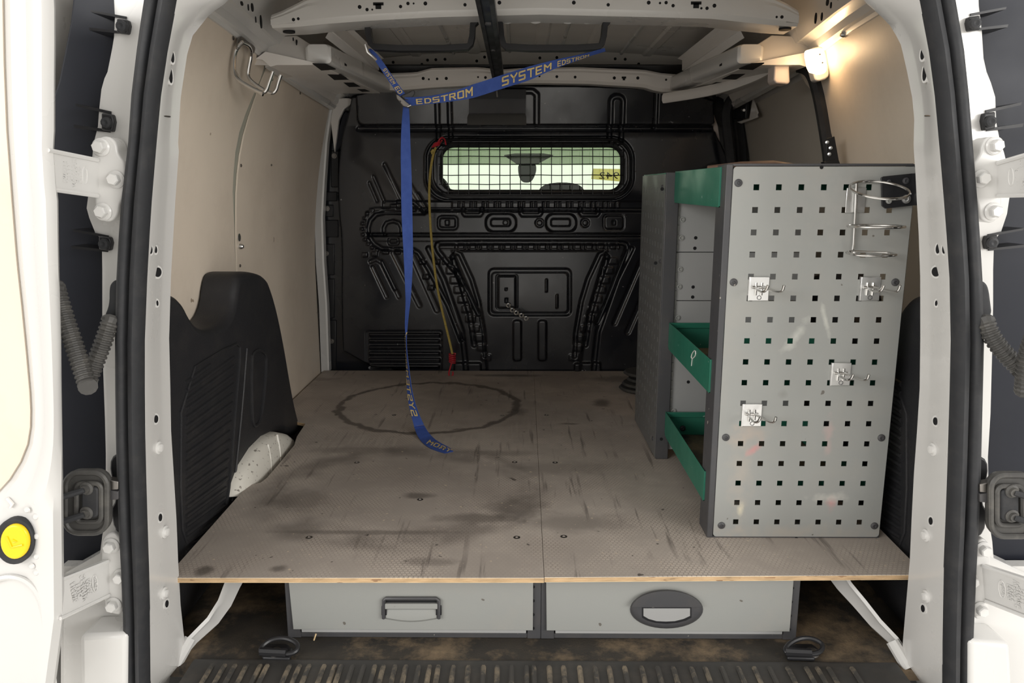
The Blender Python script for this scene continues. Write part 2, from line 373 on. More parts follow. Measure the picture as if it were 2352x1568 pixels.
# door handle recess
p = [at(a, b, X=.690) for a, b in ((1690, 228), (1722, 228), (1720, 272), (1692, 274))]
MB().prism(p, (-.012, 0, 0)).build('latch_housing', M['blackmetal'], d2, .003)
p = [at(a, b, X=.692) for a, b in ((1725, 272), (1733, 226), (1745, 262), (1742, 270), (1705, 284), (1695, 280))]
MB().prism(p, (-.006, 0, 0)).build('latch_surround', M['white2'], d2, .002)
MB().cyl(at(1704, 253, X=.677), at(1709, 253, X=.672), .004).build('latch_pin', M['zinc'], d2)
def wall_pts(pts, side, off=.004):
    out = []
    for px, py in pts:
        X = .74
        for _ in range(8):
            q = at(px, py, X=side*X); X = wallx(q[2])-off
        out.append(q)
    return out
pth = chaikin(wall_pts([(1915, 560), (1908, 380), (1896, 300), (1886, 240), (1877, 200), (1866, 168), (1845, 150), (1820, 150), (1780, 168), (1740, 188)], 1, .006)+on([(1700, 212), (1676, 232), (1666, 262), (1672, 310), (1680, 380), (1688, 470)], Y=2.63), 2, False)
sl = MB().tube(pth, .015, 8, flat=1.2).build('door_seal', M['rubber']); sl.name = 'side_door_seal'
tag(sl, 'black rubber seal arching round the right-hand side door opening', 'seal')

# roof ---------------------------------------------------------------------
cg = struct('ceiling', 'bare grey-white steel roof with pressed beams and punched holes')
mb = MB(); rows = []
for j in range(15):
    y = 1.16+j*.142; rows.append([(x, y, 1.262-.03*(x/.62)**2) for x in [(-.64+i*.08) for i in range(17)]])
mb.loft(rows); mb.build('roof_panel', M['roofpaint'], cg)
for x, wd in ((-.40, .04), (-.27, .012), (-.20, .05), (-.075, .012), (.03, .045), (.10, .012), (.20, .045), (.31, .012), (.40, .04)):
    z = 1.262-.03*(x/.62)**2
    MB().prism([(x-wd/2, 1.17, z), (x+wd/2, 1.17, z), (x+wd*.3, 1.17, z-.007), (x-wd*.3, 1.17, z-.007)], (0, 1.63, 0)).build('roof_swage', M['roofpaint'] if wd > .02 else M['white'], cg, .001)
def beam(name, Y, top, bot, holes, m, depth=.055, parent=cg, lip=.012):
    """pressed cross beam: face outline given as two edge lines along x"""
    mb = MB(); rows = []
    xs = sorted(set([p[0] for p in top]+[p[0] for p in bot])); xs = np.linspace(max(top[0][0], bot[0][0]), min(top[-1][0], bot[-1][0]), 44)
    for x in xs:
        t = interp([(a, b) for a, b in top], x); bt = interp([(a, b) for a, b in bot], x)
        rows.append([(x, Y+depth, t+.01), (x, Y+.006, t+.006), (x, Y, t), (x, Y, t-(t-bt)*.12), (x, Y-.003, t-(t-bt)*.25), (x, Y-.003, bt+(t-bt)*.2), (x, Y, bt+.006), (x, Y+.006, bt), (x, Y+depth, bt), (x, Y+depth+lip, bt+.004), (x, Y+depth+lip, bt+.02)])
    mb.loft(rows); o = mb.build(name, m, parent, ang=25)
    for h in holes:
        px, py, r = h[:3]; q = Vector(at(px, py, Y=Y-.0032))
        if len(h) > 3:
            MB().box(q.x-r, q.y-.0004, q.z-h[3], q.x+r, q.y+.002, q.z+h[3]).build('punched_hole', M['hole'], o, smooth=False)
        else:
            MB().cyl(q, q+Vector((0, .002, 0)), r, 14).build('punched_hole', M['hole'], o)
    return o
def zl(pts, Y): return [(at(a, b, Y=Y)[0], at(a, b, Y=Y)[2]) for a, b in pts]
Y1 = 1.72
beam('cross_beam', Y1, zl([(622, 40), (660, 25), (700, 2), (800, -14), (1000, -28), (1240, -34), (1480, -28), (1700, -12), (1790, 2), (1835, 30)], Y1),
     zl([(622, 63), (690, 60), (740, 54), (850, 46), (1000, 38), (1240, 32), (1500, 38), (1640, 42), (1710, 50), (1790, 58), (1835, 60)], Y1),
     [(674, 45, .0035), (685, 43, .003), (826, 16, .004), (843, 22, .0035), (855, 22, .002), (920, 15, .0035), (937, 8, .0035), (950, 8, .002), (977, 8, .004), (1068, 11, .0035), (1147, 6, .004), (1318, 6, .004), (1397, 11, .0035), (1490, 6, .004), (1516, 7, .0025), (1530, 6, .0035), (1546, 13, .0035), (1611, 19, .0025), (1624, 19, .0035), (1641, 13, .004), (1784, 39, .0025), (1796, 39, .0035), (869, 9, .011, .003), (869, 15, .006, .005), (1599, 7, .011, .003), (1599, 13, .006, .005)], M['white'], .09)
# oval drain hole under each end, dimples along the rear flange
for px, py in ((664, 74), (1803, 68)):
    q = Vector(at(px, py, Z=at(690, 61, Y=Y1)[2]-.003)); MB().lathe(q+Vector((0, 0, -.001)), (0, 0, 1), [(.013, 0), (.013, .004), (.0001, .004)], 20).build('drain_hole', M['hole'], cg)
for px in (900, 945, 980, 1020, 1165, 1230, 1305, 1350, 1440, 1480, 1560, 1600):
    q = Vector(at(px, 40+abs(px-1240)*.004, Y=Y1+.075)); MB().lathe(q, (0, -.5, -1), [(.018, 0), (.015, .005), (.008, .006), (.0001, .005)], 16).build('pressed_dimple', M['white'], cg)
Y2 = 2.56
beam('cross_beam', Y2, zl([(840, 172), (900, 172), (955, 170), (990, 160), (1100, 158), (1150, 164), (1200, 160), (1330, 158), (1420, 162), (1480, 164), (1520, 172), (1570, 176)], Y2),
     zl([(840, 196), (900, 208), (1000, 200), (1150, 192), (1240, 190), (1350, 192), (1480, 200), (1510, 210), (1570, 212)], Y2),
     [(863, 184, .003), (869, 194, .005, .004), (907, 185, .0035), (972, 180, .005), (985, 182, .003), (1004, 181, .004), (1025, 180, .005), (1098, 177, .003), (1115, 178, .0045), (1239, 175, .0035), (1279, 176, .0045), (1321, 177, .0045), (1411, 179, .005), (1433, 178, .007, .003), (1433, 182, .004, .003), (1465, 179, .005), (1530, 183, .0035), (1569, 190, .006, .004)], M['white2'], .05)
# header plate behind the second beam
hp = MB().prism(on([(880, 132), (1000, 122), (1240, 116), (1450, 120), (1620, 130), (1640, 160), (1450, 152), (1240, 150), (1000, 156), (860, 166)], Y=2.80), (0, .02, 0)).build('header_plate', M['roofpaint'], cg, .002)
for px, py in ((982, 138), (1001, 137), (1022, 136), (969, 148), (1113, 131), (1240, 133), (1279, 132), (1321, 131), (1413, 135), (1436, 136), (1467, 147), (903, 143), (1095, 140)):
    q = Vector(at(px, py, Y=2.799)); MB().cyl(q, q+Vector((0, .002, 0)), .005, 12).build('punched_hole', M['hole'], hp)
# longitudinal box members with ladder slots and side rails
for s in (-1, 1):
    m = M['white']
    rail = []
    for y in (1.17, 1.4, 1.7, 2.0, 2.3, 2.60, 2.76):
        z = ztop(y); x0 = wallx(z)
        rail.append([(s*(x0-a), y, z+b) for a, b in ((-.012, -.004), (.004, -.004), (.008, .003), (.016, .006), (.020, .022), (.038, .030), (.046, .030), (.052, .045), (.085, .115), (.10, .15))])
    ro = MB().loft(rail).build('roof_rail', m, cg, ang=20)
    hs = ((556, 8, .006, .004), (580, 17, .006, .008), (571, 17, .002, .006), (600, 50, .005, .013), (588, 45, .002, .006), (682, 98, .005, .007), (674, 90, .002, .004)) if s < 0 else ((1900, 5, .006, .007), (1908, 12, .003, .006), (1873, 42, .005, .011), (1887, 38, .004, .008), (1778, 92, .005, .007), (1771, 96, .002, .004))
    for px, py, ry_, rz_ in hs:
        q = Vector(at(px, py, X=s*.575)); 
        MB().prism([(s*.5745, q.y+ry_*math.cos(t), q.z+rz_*math.sin(t)) for t in [i*math.pi/6 for i in range(12)]], (s*.002, 0, 0)).build('punched_hole', M['hole'], ro)
    # member
    A = at(698 if s < 0 else 1757, 100, Y=1.9); B = at(762 if s < 0 else 1692, 146, Y=1.9)
    xo, xi = sorted((abs(A[0]), abs(B[0])))[::-1]; zt, zb = A[2], B[2]
    rws = []
    for y, k, dz in ((1.90, .75, .004), (1.905, .95, 0), (1.93, 1, 0), (2.2, 1, .008), (2.5, 1, .015), (2.62, 1, .018)):
        cx = (xo+xi)/2-.03*max(0, (y-1.95)/.6); hw = (xo-xi)/2*k; hz = (zt-zb)/2*k; cz = (zt+zb)/2+dz
        rws.append([(s*(cx+u), y, cz+v) for u, v in rrect(-hw, -hz, hw, hz, hz*.4, 3)])
    MB().loft(rws, True, True).build('box_member', m, cg)
    # inner channel flange
    rws = []
    for y in (1.84, 2.1, 2.45):
        rws.append([(s*(xi-.002), y, zt+.002), (s*(xi-.012), y, zt+.018), (s*(xi-.016), y, zt+.018), (s*(xi-.017), y, zt+.048), (s*(xi-.032), y, zt+.052)])
    MB().loft(rws).build('channel_flange', M['white2'], cg)
    # ladder plate
    zq = zb-.003
    rws = []
    for y in (1.90, 2.1, 2.3, 2.5, 2.62):
        zz = zq+.018*(y-1.9)/.72; k = (y-1.9)/.72; wx_ = wallx(ztop(y))
        rws.append([(s*(wx_+.004), y, ztop(y)-.012), (s*(wx_-.012), y, ztop(y)-.014), (s*(wx_-.03), y, zz-.004), (s*(wx_-.045), y, zz), (s*(xo-.03-.02*k), y, zz), (s*(xo-.03-.02*k), y, zz+.004), (s*(wx_-.02), y, zz+.03)])
    lp = MB().loft(rws, True, True).build('ladder_plate', M['white2'], cg, ang=25)
    MB().tube([(s*(xi-.001), 2.02, zt-.028), (s*(xi-.001), 2.04, zt-.028)], .005, 8).build('punched_hole', M['hole'], lp)
    MB().loft([[(s*(wallx(ztop(y))-a), y, ztop(y)+b) for a, b in ((.002, .02), (.018, .006), (.020, -.006), (.014, -.014), (.0, -.018))] for y in (1.96, 1.98, 2.3, 2.66)], False, True).build('rail_flange', M['white'], cg)
    MB().prism([(s*(wallx(1.08)+.001), 1.90, zq), (s*(xo-.01), 1.90, zq), (s*(xo-.01), 1.93, zq+.05), (s*(xo+.03), 1.95, zq+.075), (s*(wallx(1.08)+.001), 1.95, zq+.07)], (0, .004, 0)).build('end_gusset', M['white2'], cg, .002)
    for qd in (((718, 147), (746, 148), (771, 160), (738, 162)), ((752, 171), (783, 172), (801, 183), (768, 184)), ((789, 190), (812, 190), (828, 199), (802, 200)), ((820, 205), (838, 205), (850, 210), (832, 211))):
        Q = []
        for a, b in qd:
            zz = zq
            for _ in range(6): p = at(a, b, Z=zz-.0006); zz = zq+.018*(p[1]-1.9)/.72
            Q.append(p)
        MB().prism([(s*-p[0], p[1], p[2]) for p in Q], (0, 0, .002)).build('ladder_slot', M['hole'], lp, smooth=False)
# long sloping tube under the right side (sliding door track cover) and cover box
r = [at(a, b, Y=y) for a, b, y in ((1525, 226, 2.50), (1590, 216, 2.40), (1650, 204, 2.30), (1710, 184, 2.18), (1760, 162, 2.08), (1800, 135, 1.98))]
tr = MB().tube(chaikin(r, 2, False), .016, 8, flat=.6).build('track_cover', M['white2'], cg)
pts = on([(1780, 128), (1812, 130), (1815, 188), (1810, 193), (1783, 191), (1777, 184)], Y=1.93)
bx = MB().prism(pts, (0, .05, 0)).build('white_cover_box', M['pinkwhite'], None, .004, 3)
bx.name = 'cover_box'; tag(bx, 'small white upright cover box under the roof rail left of the lit lamp', 'cover')
# outer body shell
sh = MB(); prof = [(-.84, -.1), (-.81, .70), (-.755, .95), (-.725, 1.12), (-.68, 1.26), (-.60, 1.31), (0, 1.34), (.60, 1.31), (.68, 1.26), (.725, 1.12), (.755, .95), (.81, .70), (.84, -.1), (0, -.1)]
rows = [[(x, y, z) for x, z in prof] for y in (1.17, 2.0, 2.9, 3.35)]; sh.loft(rows, True)
o = sh.build('body_shell', M['white']); o.name = 'trim_1'; tag(o, kind='structure')
# ---------------------------------------------------------------- bulkhead (pressed steel, height field)
wb = struct('wall_back', 'black pressed steel bulkhead with stamped ribs, pockets and louvres around a small window')
def bulkhead():
    NX, NZ = 620, 440
    xs = np.linspace(-.78, .78, NX); zs = np.linspace(.0, 1.20, NZ)
    X, Z = np.meshgrid(xs, zs); a = np.array(X); 
    dx = X-CAM[0]; dy = YB-CAM[1]; dz = Z-CAM[2]
    c, s = math.cos(YAW), math.sin(YAW); x2 = dx*c+dy*s; y2 = -dx*s+dy*c
    f = y2*math.cos(PITCH)-dz*math.sin(PITCH); u = y2*math.sin(PITCH)+dz*math.cos(PITCH)
    PX = 1176+FPX*x2/f; PY = 784-FPX*u/f; H = np.zeros_like(X)
    S = lambda t: (lambda q: q*q*(3-2*q))(np.clip(t, 0, 1))
    def rr(x0, y0, x1, y1, r):
        qx = np.abs(PX-(x0+x1)/2)-(x1-x0)/2+r; qy = np.abs(PY-(y0+y1)/2)-(y1-y0)/2+r
        return np.hypot(np.maximum(qx, 0), np.maximum(qy, 0))+np.minimum(np.maximum(qx, qy), 0)-r
    def line(pts):
        d = np.full_like(PX, 1e9)
        for (ax, ay), (bx, by) in zip(pts, pts[1:]):
            vx, vy = bx-ax, by-ay; t = np.clip(((PX-ax)*vx+(PY-ay)*vy)/(vx*vx+vy*vy+1e-9), 0, 1)
            d = np.minimum(d, np.hypot(PX-ax-t*vx, PY-ay-t*vy))
        return d
    def poly(pts):
        d = line(pts+[pts[0]]); ins = np.zeros(PX.shape, bool); n = len(pts)
        for i in range(n):
            (ax, ay), (bx, by) = pts[i], pts[(i+1) % n]
            if ay == by: continue
            cnd = (ay > PY) != (by > PY); ins ^= cnd & (PX < (bx-ax)*(PY-ay)/(by-ay)+ax)
        return np.where(ins, -d, d)
    def plat(sd, h, w=4): nonlocal_H[0] += h*S(-sd/w+.5)
    nonlocal_H = [H]
    def groove(d, hw, h, w=3): nonlocal_H[0] -= h*S((hw-d)/w+.5)
    def ring(sd, hw, h, w=3): groove(np.abs(sd), hw, h, w)
    P = plat; G = groove
    # main body in front of the side frames
    body = poly(chaikin([(815, 200), (800, 262), (783, 310), (775, 400), (777, 480), (786, 560), (784, 700), (790, 870), (1700, 870), (1700, 560), (1690, 430), (1668, 350), (1636, 290), (1630, 200)], 2))
    P(body, .055, 10)
    # gentle bow of the panel
    nonlocal_H[0] += .012*np.exp(-((PX-1200)/420)**2)*np.exp(-((PY-600)/260)**2)
    # upper slab, leaned forward so it mirrors the lit floor and looks lighter
    slab = rr(826, 150, 1640, 290, 16); P(slab, .030, 6)
    nonlocal_H[0] += np.where(PY < 290, (290-PY)*.00035, 0)
    for x0, x1, y0 in ((1004, 1040, 226), (1395, 1430, 222), (1208, 1236, 212)):
        ring(rr(x0+4, y0+4, x1-4, 330, 12), 4.5, .011, 4) if x0 != 1208 else G(line([(1150, 214), (1222, 214), (1232, 222), (1232, 287)]), 5, .011, 4)
    G(line([(1500, 208), (1500, 290)]), 5, .01, 4)
    G(line([(826, 297), (1640, 297)]), 5, .008, 5)
    # shoulder bulges
    P(poly([(820, 300), (1640, 300), (1660, 380), (1500, 455), (940, 455), (820, 360)]), .008, 40)
    # window surround
    P(rr(978, 316, 1452, 460, 50), .012, 8); ring(rr(984, 318, 1450, 455, 48), 4, .018, 4); ring(rr(996, 326, 1441, 447, 42), 2.5, -.006, 3)
    # band under window: castellations
    P(rr(880, 462, 1500, 480, 3), -.006, 3)
    for k in range(14):
        x = 1039+k*27.6; P(rr(x, 464, x+14, 477, 1.5), .008, 2); P(rr(x+18, 464, x+24, 477, 1), .006, 1.6)
    G(line([(960, 481), (1500, 482)]), 3.5, .010, 3)
    # central band
    P(rr(842, 485, 1520, 535, 4), .006, 4)
    for x0, x1 in ((1060, 1112), (1191, 1247), (1327, 1378)):
        G(line([(x0+5, 480), (x0+5, 488), (x0+9, 493), (x1-9, 493), (x1-5, 488), (x1-5, 480)]), 4, .010, 3)
    ring(rr(1009, 498, 1050, 524, 7), 3, .009, 2.5); P(rr(1012, 500, 1047, 521, 5), .002, 3)
    for x0 in (1116, 1253):
        G(np.maximum(rr(x0+2, 492, x0+68, 530, 18), 0), 0, .012, 4); nonlocal_H[0] -= 0
        P(rr(x0, 490, x0+70, 532, 18), -.012, 4); P(rr(x0+12, 502, x0+56, 519, 6), .013, 3)
    P(rr(1386, 494, 1430, 526, 8), .005, 3); ring(rr(1386, 494, 1430, 526, 8), 2, .004, 2)
    for cx in (1239, 1343):
        d = np.hypot(PX-cx, PY-511); ring(d-8, 2, .006, 2)
    P(rr(1024, 505, 1033, 517, 1), -.014, 1.5); P(rr(1404, 506, 1412, 516, 1), -.012, 1.5)
    G(line([(850, 539), (1520, 540)]), 3, .010, 3)
    P(rr(840, 542, 1520, 553, 3), .002, 3)
    # deep arch groove and second castellation
    G(line(chaikin([(1100, 720), (1062, 640), (1010, 580), (1002, 562), (1016, 556), (1425, 556), (1440, 562), (1436, 580), (1395, 690), (1370, 740)], 1, False)), 4.5, .014, 4)
    P(rr(1008, 560, 1400, 571, 2), -.004, 3)
    for k in range(14):
        x = 1053+k*26.6; P(rr(x, 559, x+14, 570, 1.5), .008, 2); P(rr(x+17.5, 559, x+22.5, 570, 1), .006, 1.6)
    P(rr(1010, 559, 1046, 570, 1.5), .007, 2)
    # big trapezoid lower field
    P(poly([(1040, 574), (1392, 574), (1345, 730), (1330, 850), (1120, 850), (1105, 730)]), .008, 9)
    for sg, ax in ((1, 0), (-1, 2434)):
        fx = lambda x: x if sg > 0 else ax-x
        G(line([(fx(a), b) for a, b in ((1040, 590), (1048, 578), (1058, 582), (1085, 640), (1100, 690), (1112, 760), (1115, 815))]), 4, .009, 4)
        G(line([(fx(a), b) for a, b in ((1040, 590), (1060, 650), (1080, 720), (1090, 790))]), 5, .009, 5)
        for k in range(11):
            yy = 590+k*22; xc = 1012+ (yy-575)*.40
            P(rr(min(fx(xc), fx(xc+22)), yy, max(fx(xc), fx(xc+22)), yy+15, 3), .0035, 3.5)
        G(line([(fx(985), 570), (fx(1020), 640), (fx(1062), 760), (fx(1072), 850)]), 5, .010, 5)
    # centre plate
    P(rr(1123, 615, 1311, 722, 12), -.010, 4); P(rr(1130, 624, 1304, 716, 9), .007, 4)
    P(rr(1143, 630, 1186, 706, 5), .010, 3); ring(rr(1143, 630, 1186, 706, 5), 3, .004, 3)
    P(rr(1252, 638, 1256, 668, 2), .006, 2); P(rr(1276, 673, 1280, 705, 2), .006, 2)
    P(rr(1161, 659, 1165, 664, 1), -.01, 1); P(rr(1161, 682, 1166, 692, 1), -.01, 1)
    for x0 in (1179, 1236): P(rr(x0, 732, x0+18, 824, 6), .010, 4)
    # left cluster: rounded pocket, D recess, small square
    G(line([(975, 488), (955, 488), (888, 487), (866, 492), (853, 506), (848, 524), (850, 542), (862, 560), (880, 571), (950, 573), (962, 580), (985, 616), (1030, 700), (1060, 780)]), 4, .011, 4)
    G(line([(915, 463), (950, 463), (977, 489)]), 3.5, .010, 3)
    P(poly([(860, 476), (965, 476), (975, 486), (862, 488)]), .005, 3)
    G(line([(884, 538), (884, 522), (890, 511), (905, 507), (918, 511), (924, 522), (924, 538)]), 3.5, .009, 3)
    G(line([(850, 538), (886, 538)]), 3, .008, 3)
    ring(rr(895, 547, 916, 560, 3), 2.5, .007, 2)
    for k in range(11):
        t = math.radians(108+k*14); cx = 884+50*math.cos(t+.3)*1.0; cy = 524-52*math.sin(t+.3)
        P(rr(cx-4, cy-3, cx+4, cy+3, 1), .007, 2)
    for pts, hw in (([(886, 378), (926, 462)], 4), ([(860, 405), (884, 462)], 3), ([(850, 420), (868, 462)], 3), ([(944, 425), (977, 482)], 5), ([(962, 445), (984, 486)], 3), ([(905, 580), (965, 700)], 5), ([(948, 582), (1005, 710)], 6), ([(880, 600), (918, 680)], 4), ([(853, 600), (866, 594), (878, 602), (908, 662)], 4), ([(858, 612), (890, 680)], 4), ([(1510, 600), (1440, 760)], 6), ([(1470, 600), (1410, 740)], 5)):
        G(line(pts), hw, .0055, 4.5)
    for (x, y) in ((929, 474), (905, 474), (944, 577), (972, 600), (980, 634), (991, 659), (888, 577), (915, 577), (1005, 600), (862, 582), (840, 584)):
        P(rr(x-7, y-5, x+7, y+5, 1), .007, 2)
    # louvres lower left
    P(rr(842, 758, 1016, 852, 5), -.004, 5)
    for k in range(6):
        y = 768+k*14.4; t = np.clip((PY-(y-6))/11.0, 0, 1); ins = S(-(rr(850, y-7, 1012-(k % 2)*2, y+7, 3))/3+.5)
        nonlocal_H[0] += ins*np.where(t < .25, t*4, 1-(t-.25)/.75)*.016
    # foot flanges
    P(rr(1045, 830, 1105, 870, 4), .014, 4); P(rr(1318, 830, 1378, 870, 4), .014, 4)
    H = nonlocal_H[0]
    rng = np.random.default_rng(3)
    V = np.stack([X, YB-H+.045, Z], -1).reshape(-1, 3)
    keep = rr(1011, 332, 1431, 442, 34) > 0
    idx = np.arange(NX*NZ).reshape(NZ, NX)
    q = np.stack([idx[:-1, :-1], idx[:-1, 1:], idx[1:, 1:], idx[1:, :-1]], -1).reshape(-1, 4)
    q = q[keep[:-1, :-1].reshape(-1)]
    me = bpy.data.meshes.new('bulkhead_pressing'); me.vertices.add(len(V)); me.vertices.foreach_set('co', V.ravel().astype(np.float32))
    me.loops.add(q.size); me.loops.foreach_set('vertex_index', q.ravel().astype(np.int32))
    me.polygons.add(len(q)); me.polygons.foreach_set('loop_start', np.arange(0, q.size, 4, dtype=np.int32)); me.polygons.foreach_set('loop_total', np.full(len(q), 4, np.int32))
    me.update(calc_edges=True); me.validate(); me.shade_smooth(); me.materials.append(M['bulk'])
    o = bpy.data.objects.new('bulkhead_pressing', me); COL.objects.link(o); o.parent = wb; return o
bulkhead()
MB().box(-.80, 2.747, -.02, .80, 2.75, .70).build('back_sheet', M['bulk'], wb, smooth=False)
def ringmesh(mb, outl, Y, r, n=8, flat=1): return mb.tube([at(a, b, Y=Y) for a, b in outl], r, n, True, flat, (0, 1, 0))
# window
w1 = struct('window_1', 'small rounded window in the bulkhead looking through the cab to daylight')
ringmesh(MB(), rrect(1010, 331, 1432, 443, 34, 8), YB-.018, .012).build('window_gasket', M['rubber'], w1)
ringmesh(MB(), rrect(998, 322, 1443, 453, 42, 8), YB-.020, .006).build('window_frame', M['blackmetal'], w1)
MB().prism(on(rrect(1006, 328, 1436, 447, 36, 8), Y=YB), (0, .004, 0)).build('pane', M['glass'], w1, smooth=False)
MB().tube(on([(1024, 441), (1415, 441)], Y=YB-.03), .004, 6).build('lower_trim', M['dark_alu'], w1)
# bolts and brackets on the frame left of the pressing
for px, py, r in ((768, 358, .009), (752, 479, .009), (750, 582, .009), (762, 783, .009), (811, 234, .007), (822, 240, .007)):
    q = Vector(at(px, py, Y=2.735)); MB().lathe(q, (0, -1, 0), [(r, 0), (r, .004), (r*.6, .004), (r*.55, .009), (.0001, .009)], 14).build('bolt', M['dark_alu'], wb)
for a in ((744, 440, 774, 462), (744, 470, 765, 498), (742, 505, 777, 545), (746, 560, 768, 632), (745, 640, 768, 730), (752, 735, 772, 850), (760, 345, 778, 430)):
    MB().prism(on([(a[0], a[1]), (a[2], a[1]), (a[2], a[3]), (a[0], a[3])], Y=2.735), (0, .02, 0)).build('side_bracket', M['blackmetal'], wb, .003)
MB().prism(on(chaikin([(775, 300), (790, 250), (806, 262), (812, 290), (795, 320), (778, 345), (766, 350)], 1), Y=2.72), (0, .02, 0)).build('side_gusset', M['darkplastic'], wb, .004)
for px, py in ((862, 309), (982, 357), (978, 395), (1456, 348), (1460, 394), (973, 293), (1063, 291), (1281, 289), (1370, 290), (1461, 291), (838, 655)):
    q = Vector(at(px, py, Y=YB-.024)); MB().ball(q, .0022, 8).build('rivet', M['dark_alu'], wb)
q = Vector(at(1161, 511, Y=YB-.018)); MB().lathe(q, (0, -1, 0), [(.011, 0), (.011, .006), (.006, .008), (.005, .003), (.0001, .003)], 18).build('screw_boss', M['rubber'], wb)
for s, pts in ((-1, [(762, 240), (757, 262), (748, 330), (742, 420), (738, 500), (741, 600), (748, 700), (753, 852)]),):
    pp = on(pts, Y=2.69); mb = MB(); mb.loft([[(p[0]-.016, 2.66, p[2]), (p[0], 2.685, p[2]), (p[0]+.006, 2.687, p[2]), (p[0]+.006, 2.72, p[2])] for p in pp]); mb.build('pillar_flange', M['white'], wb)
    mb = MB(); mb.loft([[(-p[0]+.016, 2.66, p[2]), (-p[0], 2.685, p[2]), (-p[0]-.006, 2.687, p[2]), (-p[0]-.006, 2.72, p[2])] for p in pp]); mb.build('pillar_flange', M['rubber'], wb)
# white corner gusset top left, light pillar cover right
MB().prism(on([(755, 225), (800, 225), (828, 232), (808, 238), (790, 250), (778, 275), (768, 350), (757, 262)], Y=2.70), (0, .02, 0)).build('corner_gusset', M['white2'], wb, .003)
MB().prism(on([(1640, 262), (1650, 290), (1656, 342), (1652, 350), (1638, 315), (1630, 300)], Y=2.70), (0, .02, 0)).build('pillar_cover', M['pinkwhite'], wb, .003)
# cab seen through the window
cab = struct('trim_2', 'cab interior shell seen through the bulkhead window')
MB().prism([(-.8, 2.78, 1.30), (-.8, 3.0, 1.14), (-.8, 3.30, 1.05), (-.8, 3.34, 1.07), (-.8, 3.06, 1.28)], (1.6, 0, 0)).build('headliner', M['headliner'], cab)
MB().box(-.84, 3.3, -.1, .84, 4.2, .60).build('dashboard', M['seat'], cab)
MB().prism([(-.84, 3.40, .893), (-.84, 3.395, .893), (-.84, 3.30, 1.06), (-.84, 3.305, 1.06)], (1.68, 0, 0)).build('sun_strip', M['glass2'], cab, smooth=False)
def headrest(cx, top, wpx, label):
    a = at(cx-wpx/2, top, Y=2.95); b = at(cx+wpx/2, top, Y=2.95); ww = b[0]-a[0]
    t = thing('seat_headrest', label, 'headrest', ((a[0]+b[0])/2, 2.95, a[2]-.2))
    P_ = chaikin([(a[0]-.01, a[2]-.16), (a[0]+.01, a[2]-.05), (a[0]+.04, a[2]), (b[0]-.04, a[2]), (b[0]-.01, a[2]-.05), (b[0]+.01, a[2]-.16)], 2)
    MB().prism([(x, 2.92, z) for x, z in P_], (0, .09, 0)).build('cushion', M['seat'], t, .01)
    MB().prism([(x*1.0+(x-t.location.x)*.4, 2.92, t.location.z-.25+(z-a[2])*1.3+.22) for x, z in P_], (0, .1, 0)).build('seat_back', M['seat'], t, .01)
headrest(1290, 419, 130, 'dark seat headrest seen through the bulkhead window below the mirror, right of centre')
headrest(1000, 404, 80, 'dark seat headrest cut by the left end of the bulkhead window')
mt = thing('rearview_mirror', 'grey-green mirror housing hanging in the cab behind the bulkhead window', 'mirror', at(1209, 420, Y=3.25))
MB().prism(on(chaikin([(1190, 372), (1230, 372), (1233, 392), (1224, 414), (1214, 420), (1198, 418), (1190, 400)], 2), Y=3.24), (0, .05, 0)).build('housing', M['mirrorplastic'], mt, .006)
MB().prism(on(chaikin([(1150, 352), (1280, 352), (1250, 368), (1232, 378), (1190, 378), (1175, 368)], 1), Y=3.24), (0, .06, 0)).build('mount', M['headliner'], mt, .004)
st = thing('windscreen_sticker', 'pale yellow sticker with reversed brown figures at the right of the bulkhead window', 'sticker', at(1395, 402, Y=3.34))
MB().prism(on([(1361, 387), (1430, 388), (1427, 417), (1358, 411)], Y=3.34), (0, .001, 0)).build('sheet', M['sticker'], st, smooth=False)

# ---------------------------------------------------------------- text helper
def text(s, mapf, m, parent, name='lettering', size=1.0, ext=0.0, bold=.03, sub=0):
    """type set as a mesh, every vertex passed through mapf(u, v, h); v in 0..1 over the cap height"""
    c = bpy.data.curves.new('t', 'FONT'); c.body = s; c.size = size; c.offset = bold; c.extrude = ext; c.resolution_u = 3; c.space_character = 1.05
    o = bpy.data.objects.new('t', c); COL.objects.link(o); bpy.context.view_layer.update()
    me = bpy.data.meshes.new_from_object(o.evaluated_get(bpy.context.evaluated_depsgraph_get())); bpy.data.objects.remove(o)
    xs = [v.co.x for v in me.vertices]; x0, x1 = min(xs), max(xs)
    if sub:
        bm = bmesh.new(); bm.from_mesh(me); bmesh.ops.subdivide_edges(bm, edges=bm.edges, cuts=sub); bm.to_mesh(me); bm.free()
    L = Vector((0, 0, 0)); q = parent
    while q is not None: L += q.location; q = q.parent
    for v in me.vertices: v.co = Vector(mapf((v.co.x-x0)/(x1-x0), v.co.y/.70, v.co.z))-L
    me.materials.clear(); me.materials.append(m); me.name = name
    b = bpy.data.objects.new(name, me); COL.objects.link(b); b.parent = parent; return b
